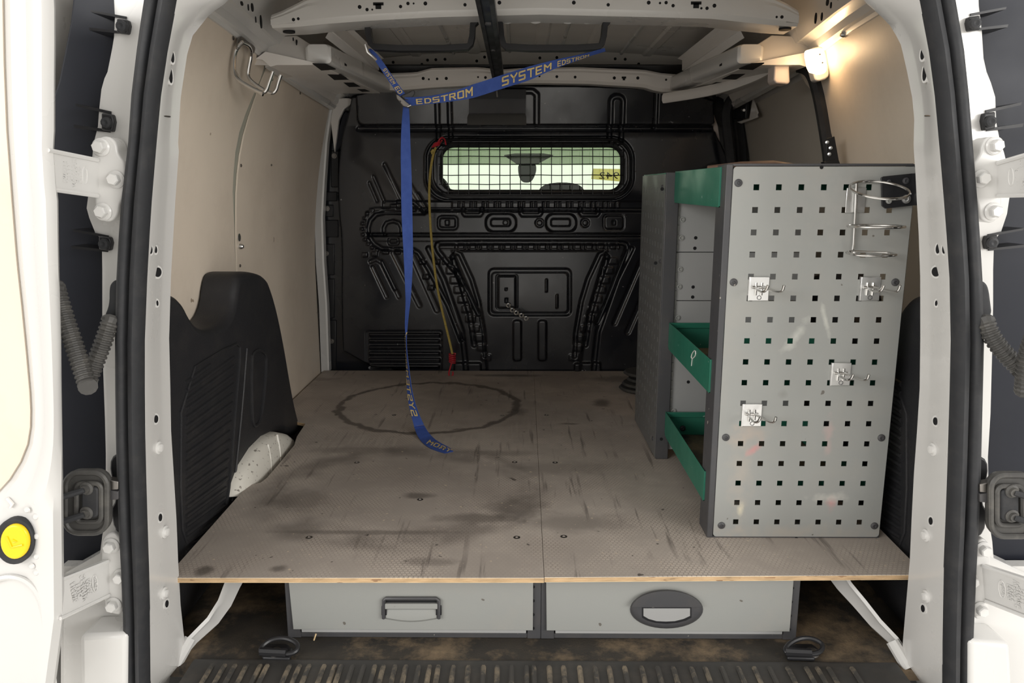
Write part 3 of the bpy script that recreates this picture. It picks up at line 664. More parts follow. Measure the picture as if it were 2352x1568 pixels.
GLYPH = {'E': ((0, 0, 0, 1), (0, 1, .7, 1), (0, .5, .6, .5), (0, 0, .7, 0)), 'D': ((0, 0, 0, 1), (0, 1, .5, 1), (.5, 1, .75, .75), (.75, .8, .75, .2), (.75, .25, .5, 0), (.5, 0, 0, 0)),
    'S': ((.75, 1, .08, 1), (0, .95, 0, .55), (.05, .5, .7, .5), (.75, .45, .75, .05), (.68, 0, 0, 0)), 'T': ((0, 1, .8, 1), (.4, 1, .4, 0)), 'R': ((0, 0, 0, 1), (0, 1, .62, 1), (.7, .95, .7, .55), (.65, .5, 0, .5), (.35, .5, .75, 0)),
    'O': ((.08, 0, .67, 0), (.75, .05, .75, .95), (.67, 1, .08, 1), (0, .95, 0, .05)), 'M': ((0, 0, 0, 1), (0, 1, .42, .45), (.42, .45, .84, 1), (.84, 1, .84, 0)), 'Y': ((0, 1, .4, .5), (.8, 1, .4, .5), (.4, .5, .4, 0))}
def block_text(s, mapf, m, parent):
    """woven block capitals laid on the webbing, stroke by stroke"""
    mb = MB(); adv = 1.16; W = adv*len(s)-(adv-.84); T = .105
    for k, ch in enumerate(s):
        for x0, y0, x1, y1 in GLYPH[ch]:
            d = Vector((x1-x0, y1-y0)); L = d.length; d /= L; n = Vector((-d.y, d.x))*T; a = Vector((x0+k*adv, y0))-d*T*.9; b = Vector((x1+k*adv, y1))+d*T*.9; rows = []
            for i in range(5):
                c = a.lerp(b, i/4); rows.append([Vector(mapf((c+n*q).x/W, (c+n*q).y, 0)) for q in (-1, 0, 1)])
            mb.loft(rows)
    return mb.build('lettering', m, parent, smooth=False)
def quadmap(p00, p10, p11, p01, off):
    a, b, c, d = map(Vector, (p00, p10, p11, p01)); n = (b-a).cross(d-a).normalized()
    return lambda u, v, h: (a*(1-u)+b*u)*(1-v)+(d*(1-u)+c*u)*v+n*(off+h)
qs = on([(1422, 411), (1376, 410), (1376, 395), (1422, 395)], Y=3.338)
text('942', lambda u, v, h: quadmap(*qs, 0)(u, v, 0), M['brownprint'], st, bold=0)

# ---------------------------------------------------------------- rear door aperture
YS, YP = 1.08, 1.165
LO = [(-60, 350), (0, 336), (60, 327), (119, 319), (220, 307), (327, 300), (460, 284), (600, 273), (784, 269), (960, 270), (1162, 275), (1365, 286), (1568, 290), (1700, 296)]
LI = [(-60, 425), (0, 403), (60, 392), (119, 381), (220, 366), (327, 356), (460, 345), (600, 336), (784, 329), (960, 329), (1162, 334), (1365, 341), (1568, 343), (1700, 346)]
LE = [(-60, 560), (0, 500), (10, 484), (30, 461), (74, 426), (119, 413), (220, 398), (327, 392), (345, 394), (460, 386), (640, 376), (784, 372), (900, 375), (1000, 377), (1207, 390), (1304, 394), (1407, 400), (1480, 408), (1528, 410), (1568, 378), (1700, 346)]
RO = [(-60, 2168), (0, 2188), (116, 2208), (223, 2219), (357, 2230), (491, 2241), (625, 2250), (784, 2254), (921, 2251), (1143, 2246), (1309, 2237), (1475, 2230), (1568, 2228), (1700, 2222)]
RI = [(-60, 2088), (0, 2116), (116, 2138), (223, 2152), (357, 2164), (491, 2175), (625, 2185), (784, 2188), (921, 2185), (1143, 2178), (1309, 2171), (1475, 2168), (1568, 2168), (1700, 2166)]
RE = [(-60, 1960), (0, 2010), (13, 2025), (45, 2060), (89, 2087), (134, 2098), (210, 2114), (263, 2120), (335, 2118), (389, 2122), (473, 2126), (580, 2132), (700, 2134), (921, 2131), (1088, 2118), (1198, 2112), (1309, 2107), (1475, 2092), (1530, 2088), (1568, 2116), (1700, 2160)]
ys = [-60, -30, 0, 15, 30, 50, 74, 95, 119, 160, 220, 270, 300, 327, 345, 390, 460, 540, 640, 784, 900, 1000, 1100, 1207, 1304, 1407, 1480, 1528, 1568, 1640]
def rings(O, I, arch):
    """two outlines up one side and over the top; returns lists of px points, bottom to top"""
    o = [(interp(O, y), y) for y in ys[::-1]]; i = [(interp(I, y), y) for y in ys[::-1]]; return o, i
arcO = lambda s: [(1250+s*x, y) for x, y in ((-880, -90), (-840, -140), (-780, -180), (-680, -210), (-400, -225), (0, -230))]
arcI = lambda s: [(1250+s*x, y) for x, y in ((-805, -95), (-770, -120), (-720, -140), (-640, -155), (-380, -165), (0, -170))]
arcE = lambda s: [(1250+s*x, y) for x, y in ((-670, -75), (-640, -88), (-590, -98), (-520, -105), (-320, -112), (0, -115))]
def full(L, R, arc):
    a = [(interp(L, y), y) for y in ys[::-1]]+arc(1)
    b = [(interp(R, y), y) for y in ys[::-1]]+arc(-1)
    return a+b[::-1][1:]
FO, FI, FE = full(LO, RO, arcO), full(LI, RI, arcI), full(LE, RE, arcE)
O3, I3, E3 = on(FO, Y=YS), on(FI, Y=YS), on(FE, Y=YP)
# seal: hollow rubber with two ridges and a groove
sec = [(0, .03), (.0, -.004), (.08, -.012), (.25, -.016), (.40, -.013), (.44, -.002), (.50, -.001), (.54, -.010), (.62, -.017), (.80, -.019), (.93, -.013), (1.0, -.002), (1.0, .005)]
rows = [[(o[0]+(i[0]-o[0])*t, YS+d, o[2]+(i[2]-o[2])*t) for t, d in sec] for o, i in zip(O3, I3)]
s_ = MB().loft(rows, False).build('door_seal', M['rubber'], ang=60); s_.name = 'rear_door_seal'
tag(s_, 'thick black ridged rubber seal framing the whole rear opening', 'seal')
# white pressed flange inside the seal
fr = struct('trim_3', 'white painted steel door frame around the rear opening')
rows = []
for i, e in zip(I3, E3):
    rows.append([(i[0], YS+.004, i[2]), (i[0]+(e[0]-i[0])*.04, YS+.012, i[2]+(e[2]-i[2])*.04), (i[0]*.5+e[0]*.5, YS+.045, i[2]*.5+e[2]*.5), (i[0]*.12+e[0]*.88, YP-.012, i[2]*.12+e[2]*.88), (e[0], YP, e[2]), (e[0]*1.0, YP+.025, e[2]), (e[0]*1.03, YP+.05, e[2]+.004)])
MB().loft(rows).build('inner_frame_flange', M['white'], fr, ang=28)
def onflange(px, py):  # pick a point on the flange between seal and inner edge
    L_ = px < 1200; a = interp(LI if L_ else RI, py); e = interp(LE if L_ else RE, py); t = (px-a)/(e-a); y = YS+.004+(YP-YS-.006)*t
    return Vector(at(px, py, Y=y-.003))
def fmark(px, py, rx, rz, name='punched_hole', m='hole', h=.0015):
    q = onflange(px, py); nrm = Vector((-1 if px > 1200 else 1, -.12, 0)).normalized(); q = q-nrm*.0015
    rx = rx*1.5; mb = MB(); ax = nrm.cross(Vector((0, 0, 1))).normalized()
    P_ = [q+ax*(rx*math.cos(t))+Vector((0, 0, rz*math.sin(t))) for t in [i*math.pi/8 for i in range(16)]]
    mb.prism(P_, nrm*h); return mb.build(name, M[m], fr, smooth=False)
for px, py, rx, rz in ((394, 130, .003, .008), (390, 172, .003, .011), (344, 573, .003, .006), (356, 573, .0022, .005), (361, 625, .006, .007), (357, 962, .0035, .006), (367, 1188, .003, .006), (382, 1386, .003, .006), (360, 696, .0015, .004),
                       (2121, 123, .003, .008), (2126, 165, .003, .012), (2156, 571, .003, .007), (2171, 571, .003, .007), (2151, 624, .006, .007), (2150, 967, .0035, .006), (2139, 1196, .003, .006), (2121, 1397, .003, .006), (2152, 696, .0015, .004)):
    fmark(px, py, rx+.0025, rz+.003, 'pressed_boss', 'white', .0022); fmark(px, py, rx, rz, h=.0030)
for px, py in ((363, 1028), (378, 1221), (376, 1362), (2144, 1032), (2127, 1229), (2128, 1369)):
    q = onflange(px, py); s = 1 if px < 1200 else -1
    MB().lathe(q, (s, -.15, 0), [(.010, 0), (.010, .002), (.007, .003), (.006, .006), (.0001, .007)], 16).build('screw', M['white'], fr)
for a, b, yy in ((352, 399, 265), (2112, 2160, 266)):
    MB().tube([onflange(a+12, yy)+Vector((0, -.001, 0)), onflange(b-8, yy+(3 if a < 1000 else 0))+Vector((0, -.001, 0))], .0012, 6).build('panel_joint', M['dark_alu'], fr)
# rear header above the opening
hd_rows = []
for o in O3:
    if o[2] > .98:
        k = min((o[2]-.98)/.12, 1); hd_rows.append([(o[0], YS+.004, o[2]), (o[0]*1.02, YS+.03, o[2]+.01*k), (o[0]*(1+.13*k), YS+.06, o[2]+.10*k), (o[0]*(1+.16*k), YS+.10, o[2]+.14*k)])
MB().loft(hd_rows).build('rear_header', M['white'], fr, ang=30)
# gutter and outer pillars
def side_sheet(edge_px, name, m, Y0, Y1, parent, seal):
    rows = []
    for px, py in edge_px:
        s = at(interp(seal, py), py, Y=YS); e = at(px, py, Y=Y1)
        rows.append([(s[0], YS+.004, s[2]), (s[0]*.97+e[0]*.03, Y0, s[2]), (s[0]*.6+e[0]*.4, Y0+.008, s[2]*.6+e[2]*.4), (s[0]*.15+e[0]*.85, Y1-.003, s[2]*.15+e[2]*.85), e, (e[0], Y1+.03, e[2])])
    return MB().loft(rows).build(name, m, parent, ang=30)
GL = [(262, -60), (262, 0), (264, 40), (262, 85), (258, 110), (247, 165), (240, 180), (233, 205), (228, 250), (225, 290), (215, 330), (208, 400), (202, 455), (199, 478), (205, 500), (219, 535), (234, 550), (235, 620), (235, 730), (237, 850), (241, 960), (243, 1040), (243, 1100), (243, 1190), (235, 1230), (230, 1270), (150, 1316), (146, 1360), (145, 1640)]
GR = [(2246, -60), (2248, 13), (2255, 71), (2259, 134), (2266, 165), (2276, 190), (2286, 223), (2288, 280), (2296, 320), (2306, 350), (2318, 400), (2322, 430), (2317, 464), (2313, 491), (2300, 530), (2283, 555), (2281, 620), (2281, 700), (2279, 800), (2275, 950), (2269, 1050), (2270, 1100), (2272, 1200), (2279, 1243), (2282, 1281), (2360, 1318), (2370, 1360), (2370, 1640)]
side_sheet(GL, 'outer_pillar', M['white'], YS+.03, 1.125, fr, LO); side_sheet(GR, 'outer_pillar', M['white'], YS+.03, 1.125, fr, RO)
def cover(pts, clips, label):
    t = thing('lamp_housing_cover', label, 'cover', at(pts[0][0], 900, Y=1.17))
    mb = MB(); F = on(pts, Y=1.16); cx = sum(p[0] for p in F)/len(F); k = len(mb.v)
    mb.prism(F, (0, .02, 0)); mb.build('cover_panel', M['darkplastic'], t, .004)
    sd = 1 if pts[0][0] < 1200 else -1
    for (x, y, h) in clips:
        mb = MB(); P_ = [(x-14, y-h*.5), (x+12, y-h*.42), (x+16, y-2), (x+12, y+h*.45), (x-14, y+h*.36)] if sd > 0 else [(x+14, y-h*.5), (x-12, y-h*.42), (x-16, y-2), (x-12, y+h*.45), (x+14, y+h*.36)]
        mb.prism(on(P_, Y=1.112), (0, .012, 0)); c = mb.build('clip_tab', M['blackmetal'], t, .002)
        MB().prism([Vector(p)+Vector((0, -.006, 0)) for p in on([(x-sd*68, y-h*.95), (x-sd*66, y-h*.80), (x+sd*14, y-h*.40), (x+sd*14, y-h*.55)], Y=1.125)], (0, .04, 0)).build('clip_rib', M['blackmetal'], c)
        MB().prism([Vector(p)+Vector((0, -.006, 0)) for p in on([(x-sd*72, y+h*.10), (x-sd*70, y+h*.28), (x+sd*12, y+h*.50), (x+sd*12, y+h*.36)], Y=1.125)], (0, .04, 0)).build('clip_rib', M['blackmetal'], c)
        q = Vector(at(x, y, Y=1.11)); MB().lathe(q, (0, -1, 0), [(.008, 0), (.007, .005), (.004, .006), (.0001, .004)], 12).build('clip_pin', M['rubber'], c)
    return t
cover([(172, -60), (250, -60), (285, 0), (290, 60), (290, 200), (260, 300), (255, 450), (255, 560), (262, 700), (262, 1100), (262, 1300), (120, 1345), (108, 1200), (104, 800), (104, 400), (118, 230), (133, 185), (160, 50)],
      [(281, 61, 38), (246, 282, 46), (240, 560, 36)], 'slate-black plastic housing cover between the open door and the left pillar')
cover([(2330, -60), (2420, -60), (2430, 600), (2420, 1365), (2260, 1300), (2255, 1100), (2255, 700), (2262, 560), (2262, 450), (2255, 300), (2228, 200), (2222, 60), (2232, 0), (2262, -60)],
      [(2238, 54, 38), (2273, 279, 46), (2278, 557, 36)], 'slate-black plastic housing cover outside the right pillar')
# body corners below the hinges
MB().prism(on([(182, 1460), (292, 1455), (292, 1700), (186, 1700)], Y=1.06), (0, .06, 0)).build('bumper_corner', M['white'], fr, .008, 3)
MB().prism(on([(2226, 1470), (2322, 1478), (2334, 1700), (2224, 1700)], Y=1.06), (0, .06, 0)).build('bumper_corner', M['white'], fr, .008, 3)
MB().prism(on([(140, 1300), (292, 1300), (292, 1700), (140, 1700)], Y=1.13), (0, .02, 0)).build('lower_pillar', M['white'], fr)
MB().prism(on([(2224, 1300), (2420, 1300), (2420, 1700), (2224, 1700)], Y=1.13), (0, .02, 0)).build('lower_pillar', M['white'], fr)
# ---------------------------------------------------------------- hinges
def hexbolt(px, py, Y, r, parent, m='white'):
    q = Vector(at(px, py, Y=Y)); b = MB().lathe(q, (0, -1, 0), [(r*1.45, 0), (r*1.45, .002), (r*1.2, .0035), (.0001, .0035)], 24).build('washer', M[m], parent)
    MB().lathe(q+Vector((0, -.0032, 0)), (0, -1, 0), [(r, 0), (r, .008), (r*.85, .010), (.0001, .010)], 6).build('bolt_head', M[m], b, ang=20)
def hinge(label, plate, arm, bolts, txt, s):
    t = thing('hinge', label, 'hinge', at(bolts[0][0], bolts[0][1], Y=1.09))
    MB().prism(on(chaikin(plate, 2), Y=1.083), (0, .03, 0)).build('hinge_plate', M['white'], t, .003, 3)
    a0, a1, b1, b0 = arm  # near-plate top, far top, far bottom, near-plate bottom
    y0, y1 = 1.083, .985
    F = [at(a0[0], a0[1], Y=y0), at(a1[0], a1[1], Y=y1), at(b1[0], b1[1], Y=y1), at(b0[0], b0[1], Y=y0)]
    ao = MB().prism(F, (0, .022, 0)).build('hinge_arm', M['white'], t, .004, 3)
    for p, q in ((F[0], F[1]), (F[3], F[2])):
        MB().tube([Vector(p)+Vector((0, -.002, 0)), Vector(q)+Vector((0, -.002, 0))], .003, 6).build('arm_flange', M['white'], ao)
    for b in bolts: hexbolt(b[0], b[1], 1.083, .0085, t)
    A, B, C_, D = [Vector(p) for p in F]
    def pl(u, v, off): # u along arm from far end, v from bottom to top
        top = B+(A-B)*u; bot = C_+(D-C_)*u; n = Vector((0, -1, 0)); return bot+(top-bot)*v+n*off
    for k, (s_, w0, v0, v1) in enumerate(txt):
        u0 = w0
        # columns read upwards; sx is the column's width along the arm
        hw = .052
        text(s_, lambda u, v, h: pl((u0+hw*(1-v)*2*.8) if s > 0 else (u0+hw*(v)*2*.8), v0+(v1-v0)*(u if s > 0 else 1-u), .0016+h) , M['white'], ao, 'cast_lettering', ext=.0014, bold=0)
    uc = txt[-1][1]+.15
    MB().tube([pl(uc+.05*math.cos(i*math.pi/10), .52+.24*math.sin(i*math.pi/10), .001) for i in range(20)], .0009, 5, True).build('cast_oval', M['white'], ao)
    text('Ford', lambda u, v, h: pl(uc+.028-.05*v if s > 0 else uc-.028+.05*v, .36+.32*(u if s > 0 else 1-u), .0004+h), M['white'], ao, 'cast_lettering', ext=.001, bold=.0)
    return t
TX = [('07/2016', .29, .24, .80), ('D111', .38, .32, .70), ('V42902-AC', .47, .15, .90), ('F0F00', .57, .28, .72)]
hinge('white upper door hinge left of the rear opening, three painted hex bolts',
      [(213, 345), (217, 325), (232, 313), (249, 313), (262, 322), (268, 335), (269, 350), (276, 362), (288, 374), (284, 440), (279, 458), (273, 470), (271, 490), (262, 504), (250, 510), (236, 508), (222, 494), (218, 470), (217, 445), (212, 400)],
      [(226, 368), (112, 345), (112, 434), (226, 450)], [(233, 338), (267, 412), (238, 486)], TX, 1)
hinge('white lower door hinge left of the rear opening, arm sloping down to the door',
      [(232, 1290), (233, 1245), (245, 1226), (262, 1222), (276, 1240), (279, 1260), (283, 1412), (262, 1412), (243, 1402), (238, 1370)],
      [(250, 1287), (120, 1338), (140, 1418), (252, 1365)], [(257, 1252), (279, 1322), (262, 1387)], [(a, b, c, d) for a, b, c, d in TX], 1)
hinge('white upper door hinge right of the rear opening, arm running out of frame',
      [(2302, 345), (2298, 325), (2285, 314), (2270, 314), (2258, 324), (2253, 340), (2252, 352), (2243, 366), (2234, 376), (2239, 445), (2243, 462), (2247, 475), (2250, 500), (2262, 510), (2280, 512), (2294, 500), (2300, 480), (2302, 445), (2303, 400)],
      [(2290, 375), (2410, 340), (2410, 447), (2290, 450)], [(2283, 335), (2252, 410), (2280, 485)], TX[::1], -1)
hinge('white lower door hinge right of the rear opening, arm sloping down to the right',
      [(2276, 1290), (2276, 1255), (2262, 1236), (2250, 1238), (2244, 1250), (2242, 1280), (2236, 1420), (2250, 1422), (2266, 1412), (2272, 1385)],
      [(2255, 1298), (2420, 1352), (2420, 1440), (2262, 1378)], [(2257, 1260), (2228, 1330), (2250, 1397)], TX, -1)

# ---------------------------------------------------------------- left door
d1 = struct('door_1', 'left rear door swung open beside the opening, white frame with beige lining and a yellow reflector')
YD = .985
DE = [(-60, 122), (0, 128), (100, 128), (200, 127), (322, 127), (335, 124), (350, 126), (430, 130), (445, 134), (600, 136), (784, 141), (900, 142), (1100, 145), (1300, 147), (1420, 148), (1480, 140), (1568, 128), (1640, 118)]
DL = [(-60, 8), (0, 9), (150, 12), (300, 18), (450, 29), (600, 41), (700, 52), (800, 62), (900, 71), (960, 74), (1010, 70), (1060, 50), (1100, 25), (1150, -20), (1200, -60)]
yy = [y for y in range(-60, 1641, 40)]
rows = []
for y in yy:
    e = interp(DE, y); l = interp(DL, y) if y < 1170 else -60
    w_ = e-l
    prof = [(l-2, .012), (l, .012), (l+w_*.12, .0), (l+w_*.42, .001), (l+w_*.52, -.006), (l+w_*.72, -.008), (l+w_*.86, -.002), (l+w_*.97, .006), (e, .016), (e, .06)]
    if y >= 1170: prof = [(-60, 0), (-20, 0), (20, 0), (60, 0), (80, -.004), (100, -.008), (e-24, -.008), (e-5, .004), (e, .016), (e, .06)]
    rows.append([at(px, y, Y=YD+d) for px, d in prof])
MB().loft(rows).build('door_frame', M['white'], d1, ang=30)
rows = [[at(-70, y, Y=YD+.014), at(interp(DL, y)*.5-30, y, Y=YD+.012), at(interp(DL, y)-4, y, Y=YD+.008), at(interp(DL, y), y, Y=YD+.0125)] for y in yy if y <= 1180]
MB().loft(rows).build('door_lining', M['lining'], d1, ang=30)
MB().prism(on([(-200, -60), (72, -60), (74, 400), (90, 1000), (92, 1420), (60, 1640), (-200, 1640)], Y=YD+.03), (0, .03, 0)).build('door_skin', M['white'], d1)
rf = MB().prism(on(circ(31, 1244, 45, 53, 32), Y=YD-.010), (0, .012, 0)).build('reflector_surround', M['rubber'], d1, .002)
MB().prism(on(circ(32, 1245, 33, 40, 32), Y=YD-.015), (0, .008, 0)).build('reflector_lens', M['yellow'], rf, .003, 3)
MB().tube(on([(15, 1232), (27, 1257), (52, 1251)], Y=YD-.0155), .0016, 6).build('reflector_mark', M['yellow'], rf)
MB().tube(on([(29, 1239), (38, 1243), (30, 1246)], Y=YD-.0155), .001, 6).build('reflector_mark', M['yellow'], rf)
for px, py in ((83, 1154), (62, 1171), (82, 1187), (84, 1232), (84, 1278), (83, 1315), (73, 1300)):
    q = Vector(at(px, py, Y=YD-.005)); MB().lathe(q, (0, -1, 0), [(.0045, 0), (.003, .0015), (.0001, .0018)], 12).build('weld_dimple', M['white'], d1)
MB().prism(on([(12, 1146), (16, 1143), (30, 1158), (24, 1168), (20, 1166), (24, 1160)], Y=YD-.004), (0, .004, 0)).build('lining_clip', M['white2'], d1, .0005)
MB().tube(on(chaikin([(-20, 1335), (20, 1322), (60, 1332), (88, 1362), (100, 1410), (104, 1500), (104, 1640)], 2, False), Y=YD-.0035), .004, 6).build('pressed_edge', M['white'], d1)
# ---------------------------------------------------------------- gaiters, conduits
def conduit(label, boot, A, B):
    t = thing('cable_conduit', label, 'conduit', at(A[0][0], A[0][1], Y=1.06))
    def corr(path, y0, y1, r):
        pts = chaikin(path, 3, False); P3 = []; n = len(pts)
        pp = [Vector(at(a, b, Y=y0+(y1-y0)*i/(n-1))) for i, (a, b) in enumerate(pts)]
        L = [0]
        for a, b in zip(pp, pp[1:]): L.append(L[-1]+(b-a).length)
        m = int(L[-1]/.0062); path3 = []; rs = []
        for k in range(m*4+1):
            d = L[-1]*k/(m*4); j = max(i for i in range(len(L)) if L[i] <= d+1e-9); j = min(j, len(L)-2)
            path3.append(pp[j].lerp(pp[j+1], (d-L[j])/(L[j+1]-L[j]))); rs.append(r*(1 if k % 4 in (0, 1) else .84))
        MB().tube(path3, rs, 12).build('corrugated_tube', M['grommet'], t, ang=20)
    corr(A, 1.07, 1.045, .0125); corr(B, 1.04, 1.0, .0125)
    MB().prism(on(chaikin(boot, 2), Y=1.075), (0, .03, 0)).build('rubber_boot', M['rubber'], t, .006, 3)
conduit('grey-black corrugated cable conduit hanging in a V beside the left door', [(250, 660), (256, 648), (266, 642), (271, 650), (268, 745), (240, 745), (238, 728), (250, 700)],
        [(254, 735), (236, 790), (218, 835), (203, 875)], [(128, 660), (150, 735), (178, 815), (202, 888)])
conduit('grey-black corrugated cable conduit curving down right of the opening', [(2240, 640), (2262, 646), (2272, 660), (2277, 700), (2280, 722), (2258, 745), (2240, 740)],
        [(2264, 738), (2278, 775), (2310, 815), (2345, 850)], [(2352, 895), (2358, 820), (2380, 760), (2400, 720)])
def gaiter(label, x0, x1, y0, y1, s):
    t = thing('check_gaiter', label, 'gaiter', at((x0+x1)/2, y1, Y=1.0))
    MB().prism(on(rrect(x0, y0, x1, y1, 34, 6), Y=1.058), (0, .014, 0)).build('gaiter_base', M['grommet'], t, .006, 4)
    cx, cy = (x0+x1)/2, (y0+y1)/2; w_, h_ = x1-x0, y1-y0
    ringmesh(MB(), rrect(x0+5, y0+5, x1-5, y1-5, 30, 6), 1.057, .0045).build('gaiter_lip', M['grommet'], t)
    ringmesh(MB(), rrect(cx-w_*.27+s*6, cy-h_*.30, cx+w_*.27+s*6, cy+h_*.30, 14, 5), 1.055, .004).build('gaiter_ridge', M['grommet'], t)
    MB().prism(on(rrect(cx-w_*.18+s*6, cy-h_*.24, cx+w_*.2+s*6, cy+h_*.24, 10, 5), Y=1.051), (0, .01, 0)).build('gaiter_pad', M['rubber'], t, .003)
    for dy in (-.2, .18):
        q = Vector(at(cx-s*4, cy+h_*dy, Y=1.046)); MB().lathe(q+Vector((0, .008, 0)), (0, -1, 0), [(.010, 0), (.010, .004), (.007, .006), (.006, .010), (.0001, .010)], 14).build('gaiter_stud', M['grommet'], t)
        MB().tube([q, Vector(at(x0-12 if s > 0 else x1+12, cy+h_*dy+20, Y=1.035))], .0045, 8).build('gaiter_rod', M['rubber'], t)
    a = x1 if s > 0 else x0
    for y, m in ((y0+22, 'dark_alu'), (y0+45, 'framegrey')):
        MB().prism(on([(a-s*6, y), (a+s*20, y+4), (a+s*20, y+22), (a-s*6, y+24)], Y=1.062), (0, .015, 0)).build('check_strap', M[m], t, .001)
    MB().prism(on(chaikin([(a+s*2, y0-28), (a+s*22, y0-40), (a+s*34, y0-20), (a+s*34, y1), (a+s*10, y1-10), (a+s*2, y0+90), (a+s*14, y0+70), (a+s*12, y0+40), (a, y0+4)], 1), Y=1.09), (0, .03, 0)).build('check_housing', M['blackmetal'], t, .003)
gaiter('grey rubber door check gaiter with two studs beside the left lower hinge', 146, 251, 1080, 1228, 1)
gaiter('grey rubber door check gaiter with two studs right of the opening', 2271, 2380, 1086, 1236, -1)

# ---------------------------------------------------------------- floor of the van
fl = struct('floor', 'brown-stained black rubber load floor')
MB().box(-.80, 1.165, -.02, .80, 2.75, 0).build('rubber_mat', M['mat_floor'], fl, smooth=False)
sp_ = thing('sill_plate', 'black ribbed plastic sill plate across the bottom of the rear opening', 'sill', (0, 1.17, 0))
rows = []
for y, z in ((1.185, -.006), (1.18, .004), (1.172, .006), (1.13, .004), (1.06, .001), (1.03, -.004), (1.01, -.02), (1.0, -.06)): rows.append([(x, y, z) for x in np.linspace(-.60, .60, 30)])
MB().loft(rows).build('sill_panel', M['sill'], sp_)
xs_ = []
for px in (480, 509, 533, 560, 592, 608, 660, 683, 705, 740, 765, 780, 806, 832, 858, 878, 905, 930, 960, 985, 1005, 1040, 1075, 1110, 1142, 1175, 1210, 1226, 1262, 1295, 1332, 1368, 1400, 1436, 1475, 1512, 1548, 1590, 1622, 1660, 1698, 1735, 1770, 1812, 1855, 1880, 1906, 1960): xs_.append(at(px, 1540, Z=.005)[0])
for x in xs_:
    MB().loft([[(x-.0045, y, z), (x-.0022, y, z+.0035), (x+.0022, y, z+.0035), (x+.0045, y, z)] for y, z in ((1.162, .0045), (1.155, .006), (1.06, .0015), (1.035, -.002))], False, True).build('tread_rib', M['rib'], sp_)
MB().box(-.66, .99, -.35, .66, 1.03, -.045).build('rear_bumper_panel', M['white'], fr, .01)
# painted lower side flanges running to the sill corners
for s in (-1, 1):
    P_ = [(455 if s < 0 else 2088, 0)]
    path = [(415, 1495), (436, 1470), (480, 1425), (505, 1385), (520, 1345), (535, 1310)] if s < 0 else [(2082, 1505), (2058, 1470), (2020, 1430), (1985, 1385), (1952, 1345), (1930, 1310)]
    wds = [16, 16, 22, 26, 30, 34]
    rows = []
    for (px, py), wd in zip(path, wds):
        z = .015+(1495-py)*.0005
        a = at(px, py, Z=z); b = at(px-s*wd, py+6, Z=max(z-.02, .001))
        rows.append([(a[0]+s*.003, a[1], a[2]+.006), a, ((a[0]+b[0])/2-s*-.004, (a[1]+b[1])/2, (a[2]+b[2])/2+.004), b, (b[0]+s*.01, b[1]+.01, b[2]-.012)])
    MB().loft(rows).build('sill_side_flange', M['white'], fr)
    q = at(412, 1505, Z=.01) if s < 0 else at(2076, 1512, Z=.01)
    MB().tube([Vector(q)+Vector((-s*-.004, -.01, -.012)), Vector(q)+Vector((-s*.012, .02, .02))], .011, 10).build('corner_seam', M['white'], fr)

# ---------------------------------------------------------------- plywood boards
ZF = .154; TH = .0095
Lp = [(380, 1335-12), (548, 1140), (575, 1118), (608, 1105), (630, 1075), (676, 1022), (680, 1005), (705, 975), (640, 968)]
def board(label, pts, screws):
    t = thing('plywood_board', label, 'board', (0, 0, ZF-TH))
    n = 7; h = (TH-.0012)/n
    for k in range(n):
        z = ZF-TH+k*h
        MB().prism([(x, y, z) for x, y in pts], (0, 0, h)).build('ply_layer', M['ply1'] if k % 2 == 0 else M['ply2'], t, smooth=False)
    MB().prism([(x, y, ZF-.0012) for x, y in pts], (0, 0, .0012)).build('top_film', M['hexfloor'], t, smooth=False)
    for px, py in screws:
        q = Vector(at(px, py, Z=ZF)); MB().lathe(q-Vector((0, 0, .002)), (0, 0, 1), [(.0065, 0), (.0065, .0024), (.003, .0026), (.0025, .0005), (.0001, .0005)], 14).build('screw', M['dark_alu'], t)
A0 = at(381, 1326, Z=ZF); A1 = at(1249.7, 1326, Z=ZF); B0 = at(1250.3, 1325, Z=ZF); B1 = at(2125, 1319, Z=ZF)
s1 = at(1229, 900, Z=ZF)
seamx = lambda y: A1[0]+(.012-A1[0])*(y-1.2)/1.3
left = [A0[:2], (A1[0]-.0002, A1[1]), (.0112, 2.672), (-.742, 2.672), (-.742, 2.10)]
left += [at(x, y, Z=ZF)[:2] for x, y in ((668, 965), (702, 972), (682, 1002), (676, 1022), (640, 1066), (612, 1098), (598, 1108), (572, 1114), (548, 1138))]
board('dark worn hex-patterned plywood board filling the left of the raised floor, ring stained', left, [(820, 1062), (1182, 1061), (710, 1234), (1187, 1234), (905, 953), (1154, 954), (965, 1147)])
right = [(B0[0]+.0002, B0[1]), B1[:2], (.66, 1.6), (.655, 2.0), (.742, 2.1), (.742, 2.672), (.0118, 2.672)]
board('grey-brown hex-patterned plywood board under the shelving on the right', right, [(1275, 1062), (1295, 1232), (1255, 953), (1480, 953)])
